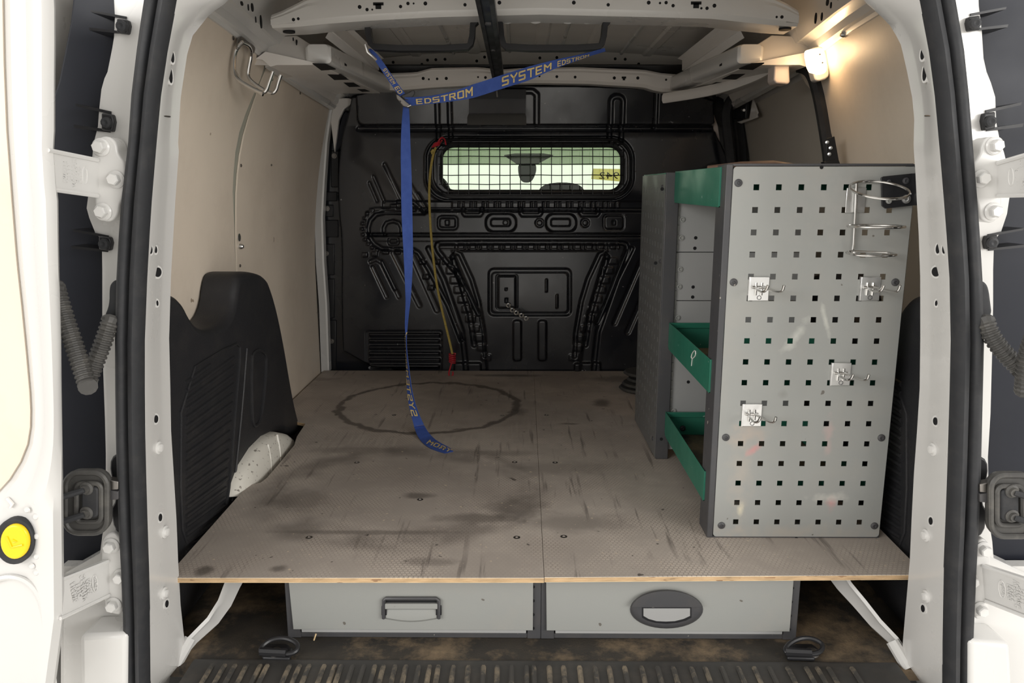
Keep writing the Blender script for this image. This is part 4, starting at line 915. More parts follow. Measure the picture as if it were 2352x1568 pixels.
# ---------------------------------------------------------------- drawer cabinets below
def pt(x, y, z): return (x, y, z)
def cabinet(label, x0, x1, kind):
    t = thing('drawer_cabinet', label, 'drawer cabinet', ((x0+x1)/2, 1.25, 0)); H_ = ZF-TH-.0002
    f = MB().box(x0, 1.262, .001, x0+.012, 2.3, H_).box(x1-.012, 1.262, .001, x1, 2.3, H_).box(x0, 2.29, .001, x1, 2.3, H_).box(x0, 1.27, .001, x1, 2.3, .004)
    f.build('carcass', M['framegrey'], t, smooth=False)
    for a, b in ((x0, x0+.024), (x1-.024, x1)):
        post = MB().box(a, 1.25, .001, b, 1.262, H_).build('corner_post', M['framegrey'], t, .001)
        for k in range(5):
            z = .022+k*.027; MB().cyl((a+.0135 if a == x0 else b-.0135, 1.2494, z), (a+.0135 if a == x0 else b-.0135, 1.252, z), .0028, 12).build('punched_hole', M['hole'], post)
    MB().box(x0+.02, 1.252, .001, x1-.02, 1.262, .010).build('bottom_rail', M['framegrey'], t, .001)
    dr = MB().prism([(x0+.010 if kind else x0+.012, 1.2455, .020), (x1-.014, 1.2455, .020), (x1-.014, 1.2455, H_-.006), (x0+.008, 1.2455, H_-.006)], (0, .0025, 0)).build('drawer', M['panelgrey'], t, .0008)
    MB().box(x0+.026, 1.2475, .013, x1-.026, 1.255, .0195).build('drawer_lip', M['backgrey'], dr, .001)
    MB().box(x0+.03, 1.25, .018, x1-.03, 2.2, .022).build('drawer_tray', M['backgrey'], dr)
    return t, dr
t1, dr1 = cabinet('grey drawer cabinet under the plywood with a square bail handle', -.4605, -.0035, 0)
t2, dr2 = cabinet('grey drawer cabinet under the plywood with an oval recessed handle', -.0030, .4560, 1)
YF = 1.2455
# bail handle
hd = MB()
hd.tube(on([(881, 1420), (881, 1378), (886, 1374), (1002, 1374), (1008, 1378), (1008, 1420)], Y=YF-.004), .0032, 6); ho = hd.build('handle', M['framegrey'], dr1, ang=50)
tag(ho, 'square dark grey bail handle')
for a, b in ((876, 888), (1001, 1014)): MB().prism(on([(a, 1392), (b, 1392), (b, 1413), (a, 1413)], Y=YF-.004), (0, .004, 0)).build('handle_socket', M['blackmetal'], ho, .0008)
MB().prism(on([(886, 1378), (1003, 1378), (1003, 1389), (886, 1389)], Y=YF-.001), (0, .001, 0)).build('handle_gap', M['hole'], ho, smooth=False)
MB().prism(on([(884, 1387), (1005, 1387), (1005, 1399), (884, 1399)], Y=YF-.006), (0, .006, 0)).build('handle_bar', M['panelgrey'], ho, .001)
rows = []
for i in range(17):
    x = 886+117*i/16; d = 1421+7*math.sin(math.pi*i/16)
    rows.append([at(x, 1399, Y=YF-.001), at(x, 1404, Y=YF-.0015), at(x, 1412, Y=YF-.003), at(x, d-3, Y=YF-.0035), at(x, d, Y=YF-.0005)])
MB().loft(rows).build('finger_scoop', M['panelgrey'], ho)
# oval handle
ov = MB(); cx, cy = 1531, 1399
rows = []
for k, d, q in ((1.0, .0, 0), (.97, .003, 0), (.90, .0055, 0), (.80, .006, 0)):
    rows.append([Vector(at(cx+84*k*math.cos(i*math.pi/20), cy+44*k*math.sin(i*math.pi/20), Y=YF-d)) for i in range(40)])
ov.loft(rows, True); k0 = len(ov.v); ov.poly(rows[-1])
oh = ov.build('handle', M['framegrey'], dr2); tag(oh, 'oval dark grey recessed handle')
inner = [(1475, 1395), (1588, 1395), (1588, 1418), (1575, 1425), (1555, 1430), (1530, 1432), (1505, 1430), (1487, 1425), (1475, 1418)]
MB().prism(on(inner, Y=YF-.0067), (0, .001, 0)).build('recess_edge', M['blackmetal'], oh, smooth=False)
MB().prism(on([(1478, 1397), (1585, 1397), (1585, 1414), (1570, 1421), (1550, 1426), (1530, 1427), (1508, 1426), (1490, 1421), (1478, 1414)], Y=YF-.0078), (0, .002, 0)).build('recess_floor', M['backgrey'], oh, smooth=False)
MB().prism(on([(1450, 1394)]+[(cx+80*math.cos(math.radians(a)), cy-42*math.sin(math.radians(a))) for a in range(172, 7, -12)]+[(1612, 1394)], Y=YF-.0105), (0, .005, 0)).build('grip_hood', M['framegrey'], oh, .002, 3)
MB().tube([at(726, 1455, Y=1.243), at(721, 1470, Y=1.240)], .0014, 6).build('twig', M['ply1']); o = bpy.data.objects['twig']; tag(o, 'tiny brown wood splinter caught under the left drawer', 'splinter')
# lashing rings
def ring_thing(label, s):
    cx = 640 if s < 0 else 1845
    q = Vector(at(cx, 1505, Z=.0)); t = thing('lashing_ring', label, 'lashing ring', q)
    base = [at(a, b, Z=.001) for a, b in ((cx-38, 1518), (cx-38, 1495), (cx-20, 1486), (cx+20, 1486), (cx+34, 1497), (cx+26, 1520))]
    MB().prism(base, (0, 0, .008)).build('base_plate', M['blackmetal'], t, .003)
    MB().lathe(q+Vector((-.003 if s < 0 else .012, -.006, .009)), (0, -.2, 1), [(.012, 0), (.011, .003), (.006, .005), (.0001, .004)], 16).build('bolt', M['dark_alu'], t)
    X0 = cx-47; pts = [(cx-44, 1497), (cx-36, 1480), (cx-12, 1466), (cx+16, 1464), (cx+40, 1474), (cx+46, 1486), (cx+38, 1498), (cx+20, 1502), (cx-20, 1500)]
    MB().tube([Vector(at(a, b, Z=.016+.012*(1500-b)/36)) for a, b in chaikin(pts, 2)], .0042, 8, True).build('ring', M['blackmetal'], t)
    MB().tube([Vector(at(cx-42, 1496, Z=.017)), Vector(at(cx+18, 1499, Z=.017))], .0072, 8).build('pivot_sleeve', M['blackmetal'], t)
ring_thing('black folding lashing ring on the mat in front of the left drawer', -1)
ring_thing('black folding lashing ring on the mat in front of the right drawer', 1)
# ---------------------------------------------------------------- black moulded side trims
def side_trim(label, s):
    t = thing('side_trim', label, 'trim panel', (s*.70, 1.6, 0))
    XF = .665
    fp = chaikin([(340, 672), (376, 671), (402, 674), (422, 690), (440, 728), (462, 753), (490, 756), (525, 738), (540, 700), (545, 650), (552, 626), (575, 622), (612, 630), (626, 664), (640, 715), (655, 790), (668, 870), (680, 935), (694, 985), (682, 1004), (668, 998), (648, 989), (625, 994), (590, 1028), (560, 1082), (544, 1150), (525, 1290), (515, 1350), (475, 1410), (430, 1470), (340, 1470)], 2)
    F = [at(a, b, X=-XF) for a, b in fp]; F = [(s*XF if s > 0 else -XF, y, max(z, .002)) for _, y, z in F]
    # cushioned face: outline rings moving inwards and proud
    c = Vector((0, sum(p[1] for p in F)/len(F), sum(p[2] for p in F)/len(F))); rows = []
    n = len(F); inn = []
    for i in range(n):
        a, b = F[i-1], F[(i+1) % n]; d = Vector((0, b[1]-a[1], b[2]-a[2])).normalized(); inn.append(Vector((0, -d.z, d.y)))
    area = sum(F[i-1][1]*F[i][2]-F[i][1]*F[i-1][2] for i in range(n)); sg = 1 if area > 0 else -1
    for off, dep in ((0, .078), (0, .018), (.003, .008), (.009, .002), (.016, 0)):
        rows.append([Vector((s*(XF+dep), F[i][1], F[i][2]))+inn[i]*sg*off for i in range(n)])
    mb = MB(); mb.loft(rows, True); mb.poly(rows[-1]); mb.build('trim_shell', M['trimplastic'], t, ang=50)
    def onx(px, py, d=0): q = at(px, py, X=-XF); return (s*(XF-d), q[1], q[2])
    # ribbed field with its raised outline
    fld = chaikin([(414, 862), (540, 786), (552, 800), (540, 930), (528, 1100), (516, 1180), (432, 1262), (412, 1200)], 1)
    MB().tube([onx(a, b, .001) for a, b in fld], .0032, 6, True).build('field_outline', M['trimplastic'], t)
    L_ = lambda y: interp([(860, 424), (1200, 424), (1262, 434)], y)
    # upright line right of field
    MB().tube([onx(a, b, .001) for a, b in chaikin([(566, 800), (556, 930), (543, 1060), (532, 1150)], 1, False)], .0028, 6).build('crease', M['trimplastic'], t)
    k = 0; z = None
    for k in range(20):
        y0 = 878+k*20.5; a = onx(426, y0, 0)
        # right end on the slanted edge
        e = None
        for px in range(545, 430, -3):
            q = onx(px, y0-(px-426)*.72, 0)
            lim = interp([(786, 540), (930, 534), (1100, 522), (1262, 505)], y0-(px-426)*.72)
            if px <= lim and (y0-(px-426)*.72) > interp([(426, 872), (540, 802)], px): e = q; break
        if e is None or abs(e[1]-a[1]) < .03: continue
        MB().loft([[(s*XF, y, z_-.007), (s*(XF-.0045), y, z_-.002), (s*(XF-.0035), y, z_+.002), (s*XF, y, z_+.004)] for y, z_ in ((a[1], a[2]), (e[1], a[2]+(e[2]-a[2])))], False, True).build('rib', M['trimplastic'], t)
    # upright finger recess
    rc = [(576, 822), (582, 808), (596, 802), (608, 812), (611, 830), (606, 900), (600, 950), (592, 975), (580, 980), (577, 940)]
    MB().tube([onx(a, b, .001) for a, b in chaikin(rc, 2)], .004, 6, True).build('recess_rim', M['trimplastic'], t)
    return t
side_trim('big black moulded side trim on the left with slanting ribs and a dipped top edge', -1)
side_trim('black moulded side trim on the right, mostly hidden behind the shelving', 1)
def wheel_arch(label, s):
    t = thing('wheel_arch', label, 'wheel arch', (s*.65, 1.75, .1))
    sil = [(548, 1140), (553, 1110), (566, 1072), (592, 1030), (618, 1003), (640, 993), (662, 997), (676, 1008), (678, 1022)]
    P3 = [at(a, b, X=-.645) for a, b in sil]; rows = []
    y0 = min(p[1] for p in P3); y1 = max(p[1] for p in P3)
    pts = [(p[1], p[2]) for p in P3]
    for xo, k in ((.70, 1.03), (.66, 1.02), (.648, .99), (.640, .93), (.634, .80), (.630, .60)):
        rows.append([(s*xo, (y0+y1)/2+(y-(y0+y1)/2)*k, .10+(z-.10)*k) for y, z in pts])
    rows.append([(s*.626, (y0+y1)/2, .10) for _ in pts])
    MB().loft(rows).build('arch_shell', M['arch'], t, ang=50)
    for yy_ in (.45, .62):
        y = y0+(y1-y0)*yy_
        MB().tube([(s*.640, y, .20), (s*.633, y-.01, .17), (s*.630, y-.02, .12)], .004, 6).build('arch_rib', M['arch'], t)
wheel_arch('scuffed white wheel arch bulging out below the left black trim', -1)
wheel_arch('white wheel arch hidden behind the shelving on the right', 1)

# ---------------------------------------------------------------- shelving rack
YG = 1.342; XL = .312; XR = .632; ZB = ZF+.0006; ZTOP = .838
rk = thing('shelf_rack', 'grey perforated van shelving rack with three green trays on the right of the raised floor', 'shelving', ((XL+XR)/2, YG, ZB))
def grid_panel(us, vs, holes, mapf, th, name, m, parent, skipcorner=None):
    """sheet with real openings: us/vs are breakpoints, holes a set of (i, j) cells left out"""
    mb = MB(); n, k = len(us), len(vs); off = n*k
    for w_ in (0, th):
        for v in vs:
            for u in us: mb.v.append(tuple(mapf(u, v, w_)))
    solid = lambda i, j: 0 <= i < n-1 and 0 <= j < k-1 and (i, j) not in holes
    for j in range(k-1):
        for i in range(n-1):
            if not solid(i, j): continue
            a, b, c, d = j*n+i, j*n+i+1, (j+1)*n+i+1, (j+1)*n+i
            mb.f.append((a, b, c, d)); mb.f.append((d+off, c+off, b+off, a+off))
            for (p, q), (di, dj) in (((a, b), (0, -1)), ((b, c), (1, 0)), ((c, d), (0, 1)), ((d, a), (-1, 0))):
                if not solid(i+di, j+dj): mb.f.append((q, p, p+off, q+off))
    return mb.build(name, m, parent, smooth=False)
# end gable facing the rear doors
cols_t = [1731, 1781, 1832, 1884, 1935, 1986, 2037]; rows_y = [430, 482, 533, 583, 634, 684, 733, 781, 830, 877, 925, 972, 1018, 1064, 1109, 1154, 1198]
u0 = at(1690, 1198, Y=YG)[0]; u6 = at(1974, 1198, Y=YG)[0]
CX = [u0+(u6-u0)*i/6 for i in range(7)]; zt_, zb_ = at(1731, 430, Y=YG)[2], at(1690, 1198, Y=YG)[2]
CZ = [zb_+(zt_-zb_)*j/16 for j in range(17)]; hh = .0050
us = [XL+.010, XL+.016]+sorted([c-hh for c in CX]+[c+hh for c in CX])+[XR-.006, XR]
vs = [ZB+.002, ZB+.008]+sorted([c-hh for c in CZ]+[c+hh for c in CZ])+[ZTOP-.010, ZTOP-.004]
holes = {(2+2*i, 2+2*j) for i in range(7) for j in range(17)} | {(0, 0), (0, len(vs)-2), (len(us)-2, 0), (len(us)-2, len(vs)-2)}
def stained(name, src, root, blobs):
    m = src.copy(); m.name = name; N, L = nt(m); b = N['Principled BSDF']; cur = b.inputs['Base Color'].links[0].from_socket
    tc = N.new('ShaderNodeTexCoord'); nz = N.new('ShaderNodeTexNoise'); nz.inputs['Scale'].default_value = 45; nz.inputs['Detail'].default_value = 5; L.new(tc.outputs['Object'], nz.inputs['Vector'])
    for (c, rx, rz, ang, tint, st) in blobs:
        mp = N.new('ShaderNodeMapping'); mp.vector_type = 'TEXTURE'; mp.inputs['Location'].default_value = Vector(c)-root; mp.inputs['Rotation'].default_value = (0, ang, 0); mp.inputs['Scale'].default_value = (rx, 1, rz); L.new(tc.outputs['Object'], mp.inputs[0])
        ln = N.new('ShaderNodeVectorMath'); ln.operation = 'LENGTH'; L.new(mp.outputs[0], ln.inputs[0])
        ad = N.new('ShaderNodeMath'); ad.operation = 'MULTIPLY_ADD'; L.new(nz.outputs[0], ad.inputs[0]); ad.inputs[1].default_value = 2.2; L.new(ln.outputs['Value'], ad.inputs[2])
        r = N.new('ShaderNodeMapRange'); r.inputs[1].default_value = 1.0; r.inputs[2].default_value = 2.0; r.inputs[3].default_value = st; r.inputs[4].default_value = 0; L.new(ad.outputs[0], r.inputs[0])
        x = N.new('ShaderNodeMix'); x.data_type = 'RGBA'; L.new(r.outputs[0], x.inputs[0]); L.new(cur, x.inputs[6]); x.inputs[7].default_value = (*tint, 1); cur = x.outputs[2]
    L.new(cur, b.inputs['Base Color']); return m
SB = lambda px, py, rx, rz, ang, tint, st: (at(px, py, Y=YG), rx, rz, ang, tint, st)
M['endpanel'] = stained('stained_end_panel', M['panelgrey'], rk.location, [SB(1730, 1032, .030, .009, -.7, (.55, .22, .22), .8), SB(1720, 1000, .05, .03, 0, (.42, .33, .27), .5), SB(1908, 1155, .014, .02, .1, (.55, .26, .25), .7),
    SB(1912, 1142, .055, .012, 0, (.50, .48, .44), .8), SB(1905, 1000, .012, .05, 0, (.50, .34, .32), .6), SB(1830, 770, .012, .05, .6, (.52, .52, .48), .8), SB(1895, 730, .006, .04, -.3, (.55, .55, .5), .8), SB(1800, 905, .012, .012, 0, (.2, .2, .18), .5),
    SB(1700, 1170, .008, .015, 0, (.65, .6, .45), .9), SB(1820, 1222, .2, .02, 0, (.40, .34, .28), .4), SB(1950, 480, .10, .10, 0, (.36, .34, .32), .3), SB(1700, 1090, .03, .12, 0, (.42, .36, .30), .4)])
gp = grid_panel(us, vs, holes, lambda u, v, w_: (u, YG+w_, v), .0018, 'perforated_end_panel', M['endpanel'], rk)
for i, (cx, cz, ax, az) in enumerate(((XL+.016, ZB+.008, -1, -1), (XL+.016, ZTOP-.010, -1, 1), (XR-.006, ZB+.008, 1, -1), (XR-.006, ZTOP-.010, 1, 1))):
    P_ = [(cx, cz)]+[(cx+ax*.006*math.cos(math.radians(a)), cz+az*.006*math.sin(math.radians(a))) for a in range(0, 91, 15)]
    MB().prism([(x, YG, z) for x, z in P_], (0, .0018, 0)).build('panel_corner', M['panelgrey'], gp, smooth=False)
# frame of the gable: left post, top rail, right post, foot rail
MB().box(XL-.002, YG-.0005, ZB, XL+.0095, YG+.060, ZTOP).build('upright', M['framegrey'], rk, .0015)
MB().box(XR-.004, YG+.002, ZB, XR+.002, YG+.030, ZTOP).build('upright', M['framegrey'], rk, .001)
MB().box(XL, YG+.001, ZTOP-.003, XR-.004, YG+.030, ZTOP+.001).build('top_rail', M['framegrey'], rk, .0006)
MB().box(XL, YG+.0005, ZB, XR, YG+.02, ZB+.002).build('foot_rail', M['framegrey'], rk)
for px, py in ((1696, 420), (1685, 648), (1667, 1004), (1657, 1206), (2056, 648), (2024, 1005), (2008, 1207)):
    q = Vector(at(px, py, Y=YG)); b = MB().lathe(q, (0, -1, 0), [(.0068, 0), (.0066, .0015), (.0045, .003), (.003, .0032), (.0025, .0012), (.0001, .0012)], 18).build('button_bolt', M['framegrey'], rk)
for px, py in ((1887, 384), (1829, 1237)):
    q = Vector(at(px, py, Y=YG)); MB().cyl(q+Vector((0, -.0004, 0)), q+Vector((0, .001, 0)), .0032, 12).build('punched_hole', M['hole'], gp)
# second upright and grey back plates (facing the doors)
Y2_ = 1.765; XP = .288
up2 = MB().box(XP, Y2_, ZB, XP+.030, Y2_+.03, .832).build('upright', M['framegrey'], rk, .0015)
for px, py in ((1519, 1008), (1521, 434), (1506, 604)):
    q = Vector(at(px, py, Y=Y2_)); MB().cyl(q+Vector((0, -.0006, 0)), q+Vector((0, .001, 0)), .004, 12).build('punched_hole', M['hole'], up2)
zs_ = [ZB+.02, .30, .43, .559, at(1600, 692, Y=Y2_)[2], at(1600, 580, Y=Y2_)[2], .80]; zs_ = sorted([ZB+.02, at(1600, 692, Y=Y2_)[2], at(1600, 580, Y=Y2_)[2], .82])
for a, b in zip(zs_, zs_[1:]):
    bp = MB().box(XP+.031, Y2_+.012, a+.0008, XR, Y2_+.014, b-.0008).build('back_plate', M['backgrey'], rk, .0005)
for px, py, r in ((1567, 504, .006), (1565, 546, .006), (1562, 618, .006), (1560, 658, .006), (1556, 729, .006), (1547, 943, .006)):
    q = Vector(at(px, py, Y=Y2_+.012)); MB().lathe(q, (0, -1, 0), [(r, 0), (r, .003), (r*.6, .0035), (r*.45, .001), (.0001, .001)], 16).build('rivet_nut', M['panelgrey'], rk)
for px, py in ((1598, 546), (1596, 570), (1592, 659), (1591, 682), (1581, 877)):
    q = Vector(at(px, py, Y=Y2_+.0115)); MB().cyl(q, q+Vector((0, .001, 0)), .004, 12).build('punched_hole', M['hole'], rk)
for k in range(30):  # toothed edge strip
    z = ZB+.03+k*.0215; MB().box(XP+.031, Y2_+.009, z, XP+.036, Y2_+.0125, z+.013).build('edge_tooth', M['panelgrey'], rk, smooth=False)
# side panel with rows of slots, facing the aisle
ya, yb = Y2_+.006, 2.075; XS = XP-.001
ys_ = np.linspace(ya+.02, yb-.03, 8); zz_ = np.linspace(ZB+.035, .792, 20)
us = sorted([ya, yb]+[a-.003 for a in ys_]+[a+.003 for a in ys_]); vs = sorted([ZB+.003, .828]+[a-.0065 for a in zz_]+[a+.0065 for a in zz_])
holes = {(1+2*i, 1+2*j) for i in range(8) for j in range(20)}
sl_ = grid_panel(us, vs, holes, lambda u, v, w_: (XS+w_+(u-ya)*-.01, u, v), .0015, 'slotted_side_panel', M['slotgrey'], rk)
MB().box(XS+.02, ya, ZB, XS+.022, yb, .826).build('inner_liner', M['panelgrey'], rk, smooth=False)
MB().box(XS, yb-.02, ZB, XS+.03, yb, .830).build('upright', M['framegrey'], rk, .0015)
MB().box(XS, ya, .828, XS+.03, yb, .831).build('upper_rail', M['green'], rk, .0006)  # green colour stands for the light-green reflection along the panel's top
for y, z in ((ya+.03, .80), (yb-.02, .80), (ya+.02, .63), (ya+.03, ZB+.04), (yb-.02, ZB+.04)):
    MB().lathe((XS, y, z), (-1, 0, 0), [(.005, 0), (.005, .002), (.003, .003), (.0001, .003)], 12).build('button_bolt', M['framegrey'], rk)
# three green trays
def tray(z0, z1, zlip0, name='shelf_tray'):
    ya_, yb_ = YG+.030, Y2_-.002; x0 = XL-.004; x1 = XR-.012
    tr_ = MB().box(x0, ya_, z0, x1, yb_, z0+.0015).box(x0, yb_-.0015, z0, x1, yb_, z1).box(x1-.0015, ya_, z0, x1, yb_, z1).box(x0, ya_, z0, x1, ya_+.0015, z1)
    o = tr_.build(name, M['green'], rk, smooth=False)
    e = z0+zlip0
    lip = MB().prism([(x0-.001, ya_, z0), (x0-.001, yb_-.02, z0), (x0-.001, yb_, z0+.006), (x0-.001, yb_, z1), (x0-.001, ya_, z1)], (.0015, 0, 0)).build('tray_lip', M['green'], o, .0005)
    MB().box(x0+.002, yb_-.006, z1-.012, x1, yb_-.0015, z1).build('tray_hem', M['green'], o, .0006)
    MB().box(x0+.004, ya_+.004, z0+.0016, x1-.004, yb_-.004, z0+.0035).build('rubber_liner', M['mat_floor'], o, smooth=False)
    return o
tray(.215, .274, 0); tm = tray(.427, .490, 0); tt = tray(.765, .834, 0)
q = Vector(at(1568, 983, Y=Y2_-.006)); MB().lathe(q, (0, -1, 0), [(.007, 0), (.006, .003), (.003, .004), (.0001, .003)], 14).build('button_bolt', M['rubber'], rk)
MB().tube([(XL-.0058, *at(a, b, X=XL-.0058)[1:]) for a, b in chaikin([(1587, 822), (1590, 810), (1597, 803), (1598, 815), (1592, 823)], 1)], .0009, 5, True).build('paint_smear', M['white2'], tm)
MB().tube([(XL-.0058, *at(a, b, X=XL-.0058)[1:]) for a, b in ((1590, 823), (1588, 840))], .0007, 5).build('paint_smear', M['white2'], tm)
# scrap lying on the top tray
MB().tube([(.34, 1.60, .8365), (.40, 1.58, .838), (.46, 1.57, .840), (.52, 1.57, .8375)], [.006, .012, .012, .006], 10, flat=2.2).build('leather_scrap', M['brownitem'])
tag(bpy.data.objects['leather_scrap'], 'brown scrap lying on the topmost green tray of the rack', 'scrap')

# angle bracket fixing rack to the pillar
br = thing('angle_bracket', 'black steel angle bracket tying the rack top to the right door pillar', 'bracket', (.60, 1.31, .80))
MB().prism(on([(2024, 408), (2030, 405), (2097, 398), (2097, 472), (2034, 479), (2026, 473)], Y=1.330), (0, .0035, 0)).build('bracket_leaf', M['blackmetal'], br, .0008)
b0 = at(2095, 398, Y=1.330); b1 = at(2095, 472, Y=1.330)
c0 = at(2140, 395, Y=1.27); c1 = at(2144, 470, Y=1.27)
MB().prism([b0, c0, c1, b1], (.003, .003, 0)).build('bracket_leaf', M['blackmetal'], br, .0008)
for px, py, r, m in ((2080, 415, .0055, 'framegrey'), (2081, 457, .0075, 'zinc'), (2041, 461, .005, 'panelgrey'), (2041, 418, .004, 'framegrey')):
    q = Vector(at(px, py, Y=1.330)); MB().lathe(q, (0, -1, 0), [(r, 0), (r, .002), (r*.5, .003), (r*.35, .001), (.0001, .001)], 16).build('bolt', M[m], br)
for px, py in ((2129, 413), (2120, 433), (2130, 455)):
    f = (px-2095)/47; q = Vector(at(px, py, Y=1.330-.06*f)); MB().lathe(q, (-.7, -1, 0), [(.0062, 0), (.0055, .003), (.0025, .0045), (.0001, .0045)], 16).build('rivet', M['zinc'], br)
# wall angle bracket behind (on the seal line)
b2 = thing('angle_bracket', 'small black bracket with three rivets on the side wall above the rack', 'bracket', at(1908, 345, Y=1.75))
P_ = on([(1898, 318), (1917, 313), (1927, 368), (1922, 372), (1897, 376)], Y=1.80)
MB().prism(P_, (0, .004, 0)).build('bracket_leaf', M['blackmetal'], b2, .001)
MB().prism(on([(1892, 372), (1926, 365), (1930, 376), (1896, 378)], Y=1.795), (0, .02, .0)).build('bracket_foot', M['blackmetal'], b2, .001)
for px, py in ((1900, 327), (1908, 340), (1905, 354)):
    q = Vector(at(px, py, Y=1.80)); MB().lathe(q, (-.4, -1, 0), [(.0045, 0), (.004, .003), (.0001, .004)], 14).build('rivet', M['zinc'], b2)

# ---------------------------------------------------------------- tool hooks on the perforated panel
def tool_hook(px, py, label):
    q = Vector(at(px, py, Y=YG-.002)); t = thing('tool_hook', label, 'hook', q, 'double-prong hooks on the perforated panel')
    pl = MB().box(q.x-.0165, q.y-.0015, q.z-.021, q.x+.0175, q.y+.0005, q.z+.021).build('hook_plate', M['zinc'], t, .0008)
    MB().box(q.x-.0185, q.y-.0012, q.z-.021, q.x-.0160, q.y+.003, q.z+.021).build('plate_fold', M['zinc'], pl)
    for d in (-.006, .004): MB().tube([(q.x+d, q.y-.002, q.z+.011), (q.x+d, q.y-.003, q.z), (q.x+d, q.y-.002, q.z-.011)], .0022, 6).build('pressed_tab', M['chrome'], pl)
    MB().tube([(q.x+.001+.0035*math.cos(a*math.pi/6), q.y-.0018, q.z-.0155+.0035*math.sin(a*math.pi/6)) for a in range(12)], .0006, 4, True).build('stamped_mark', M['framegrey'], pl)
    # forked wire: two prongs out towards the doors, tips turned up
    a = (q.x-.006, q.y-.004, q.z+.003); b = (q.x+.004, q.y-.004, q.z+.003)
    MB().tube(chaikin([b, (q.x+.010, q.y-.018, q.z+.002), (q.x+.020, q.y-.045, q.z+.000), (q.x+.024, q.y-.052, q.z+.004), (q.x+.025, q.y-.054, q.z+.013)], 2, False), .0024, 8).build('prong', M['chrome'], t)
    MB().tube(chaikin([a, (q.x-.010, q.y-.018, q.z+.002), (q.x-.008, q.y-.045, q.z+.000), (q.x-.004, q.y-.052, q.z+.004), (q.x-.002, q.y-.054, q.z+.013)], 2, False), .0024, 8).build('prong', M['chrome'], t)
    MB().tube([(q.x-.013, q.y-.004, q.z+.003), (q.x+.010, q.y-.004, q.z+.003)], .0026, 8).build('crossbar', M['chrome'], t)
tool_hook(1743, 663, 'zinc double-prong tool hook at the left edge, halfway up the perforated panel')
tool_hook(1998, 663, 'zinc double-prong tool hook at the right edge, below the wire spray-can holder')
tool_hook(1931, 859, 'zinc double-prong tool hook near the centre right of the perforated panel')
tool_hook(1727, 953, 'zinc double-prong tool hook lowest on the perforated panel, by its left edge')
# wire can holder
q = Vector(at(1964, 460, Y=YG-.002)); t = thing('wire_can_holder', 'chrome wire can holder with two loops hanging near the top of the panel', 'holder', q)
MB().box(q.x-.016, q.y-.0015, q.z-.021, q.x+.0175, q.y+.0005, q.z+.021).build('hook_plate', M['zinc'], t, .0008)
yw = q.y-.006
MB().tube([at(1968, 417, Y=yw), at(1966, 470, Y=yw), at(1961, 560, Y=yw), at(1959, 574, Y=yw), at(1962, 580, Y=yw-.006)], .0026, 8).build('spine', M['chrome'], t)
c = Vector(at(1995, 437, Y=yw)); MB().tube([(c.x+.046*math.cos(a*math.pi/18), yw-.040+.042*math.sin(a*math.pi/18), c.z+.001+.0145*math.sin(a*math.pi/18)) for a in range(36)], .0022, 8, True).build('upper_loop', M['chrome'], t)
zc = at(1962, 517, Y=yw)[2]; MB().tube([(c.x+.044*math.cos(a*math.pi/18), yw-.040+.040*math.sin(a*math.pi/18), zc) for a in range(36)], .0022, 8, True).build('middle_loop', M['chrome'], t)
zl_ = at(1960, 580, Y=yw)[2]; MB().tube(chaikin([(c.x-.030, yw-.002, zl_+.002), (c.x-.034, yw-.02, zl_), (c.x-.02, yw-.045, zl_-.002), (c.x+.036, yw-.045, zl_-.001), (c.x+.042, yw-.03, zl_), (c.x+.036, yw-.008, zl_+.001), (c.x-.01, yw-.002, zl_+.002)], 2), .0022, 8, True).build('bottom_rest', M['chrome'], t)

# coil of discs half hidden behind the rack
t = thing('disc_stack', 'grubby grey discs on the floor peeping out behind the rack', 'disc', (.30, 2.42, ZF))
for k, (z, r) in enumerate(((.0, .075), (.014, .066), (.028, .05), (.05, .062))):
    MB().lathe((.365, 2.42, ZF+.001+z), (0, 0, 1), [(r, 0), (r+.006, .004), (r, .010), (r*.5, .012), (.0001, .012)], 28).build('disc', M['grommet'], t)

# ---------------------------------------------------------------- window grille
g = thing('window_grille', 'black wire mesh guard bowed over the bulkhead window', 'grille', at(1218, 450, Y=YB-.06))
YW = YB-.055
def gy(px, py):  # basket shape: edges bend back to the panel
    e = min((px-992)/26, (1446-px)/26, (py-314)/22, 1); return YW+(1-max(e, 0))*.035
MB().tube([at(a, b, Y=gy(a, b)) for a, b in rrect(992, 322, 1446, 450, 44, 8)], .0022, 6, True).build('rim_wire', M['blackmetal'], g)
for k in range(18):
    px = 1028+k*23.9 if k else 1028; dx = (px-1218)*.012
    lo = 446 if 1010 < px < 1430 else 430
    MB().tube([at(px+dx*.0-dx*.6, y, Y=gy(px, y)) for y in (322, 330, 345, 380, 420, lo)], .0016, 5).build('mesh_wire', M['blackmetal'], g)
for px in (1004, 1016):
    MB().tube([at(px, y, Y=gy(px, y)) for y in (345, 380, 425)], .0016, 5).build('mesh_wire', M['blackmetal'], g)
for y, a, b in ((316, 1052, 1380), (322, 1030, 1420), (331, 1010, 1432), (344, 1000, 1438), (359, 997, 1442), (377, 996, 1443), (402, 995, 1444), (423, 998, 1440), (441, 1012, 1428)):
    MB().tube([at(x, y+(.0 if y > 330 else 0)+math.sin(x*.05+y)*.5, Y=gy(x, y)) for x in np.linspace(a, b, 12)], .0016, 5).build('mesh_wire', M['blackmetal'], g)
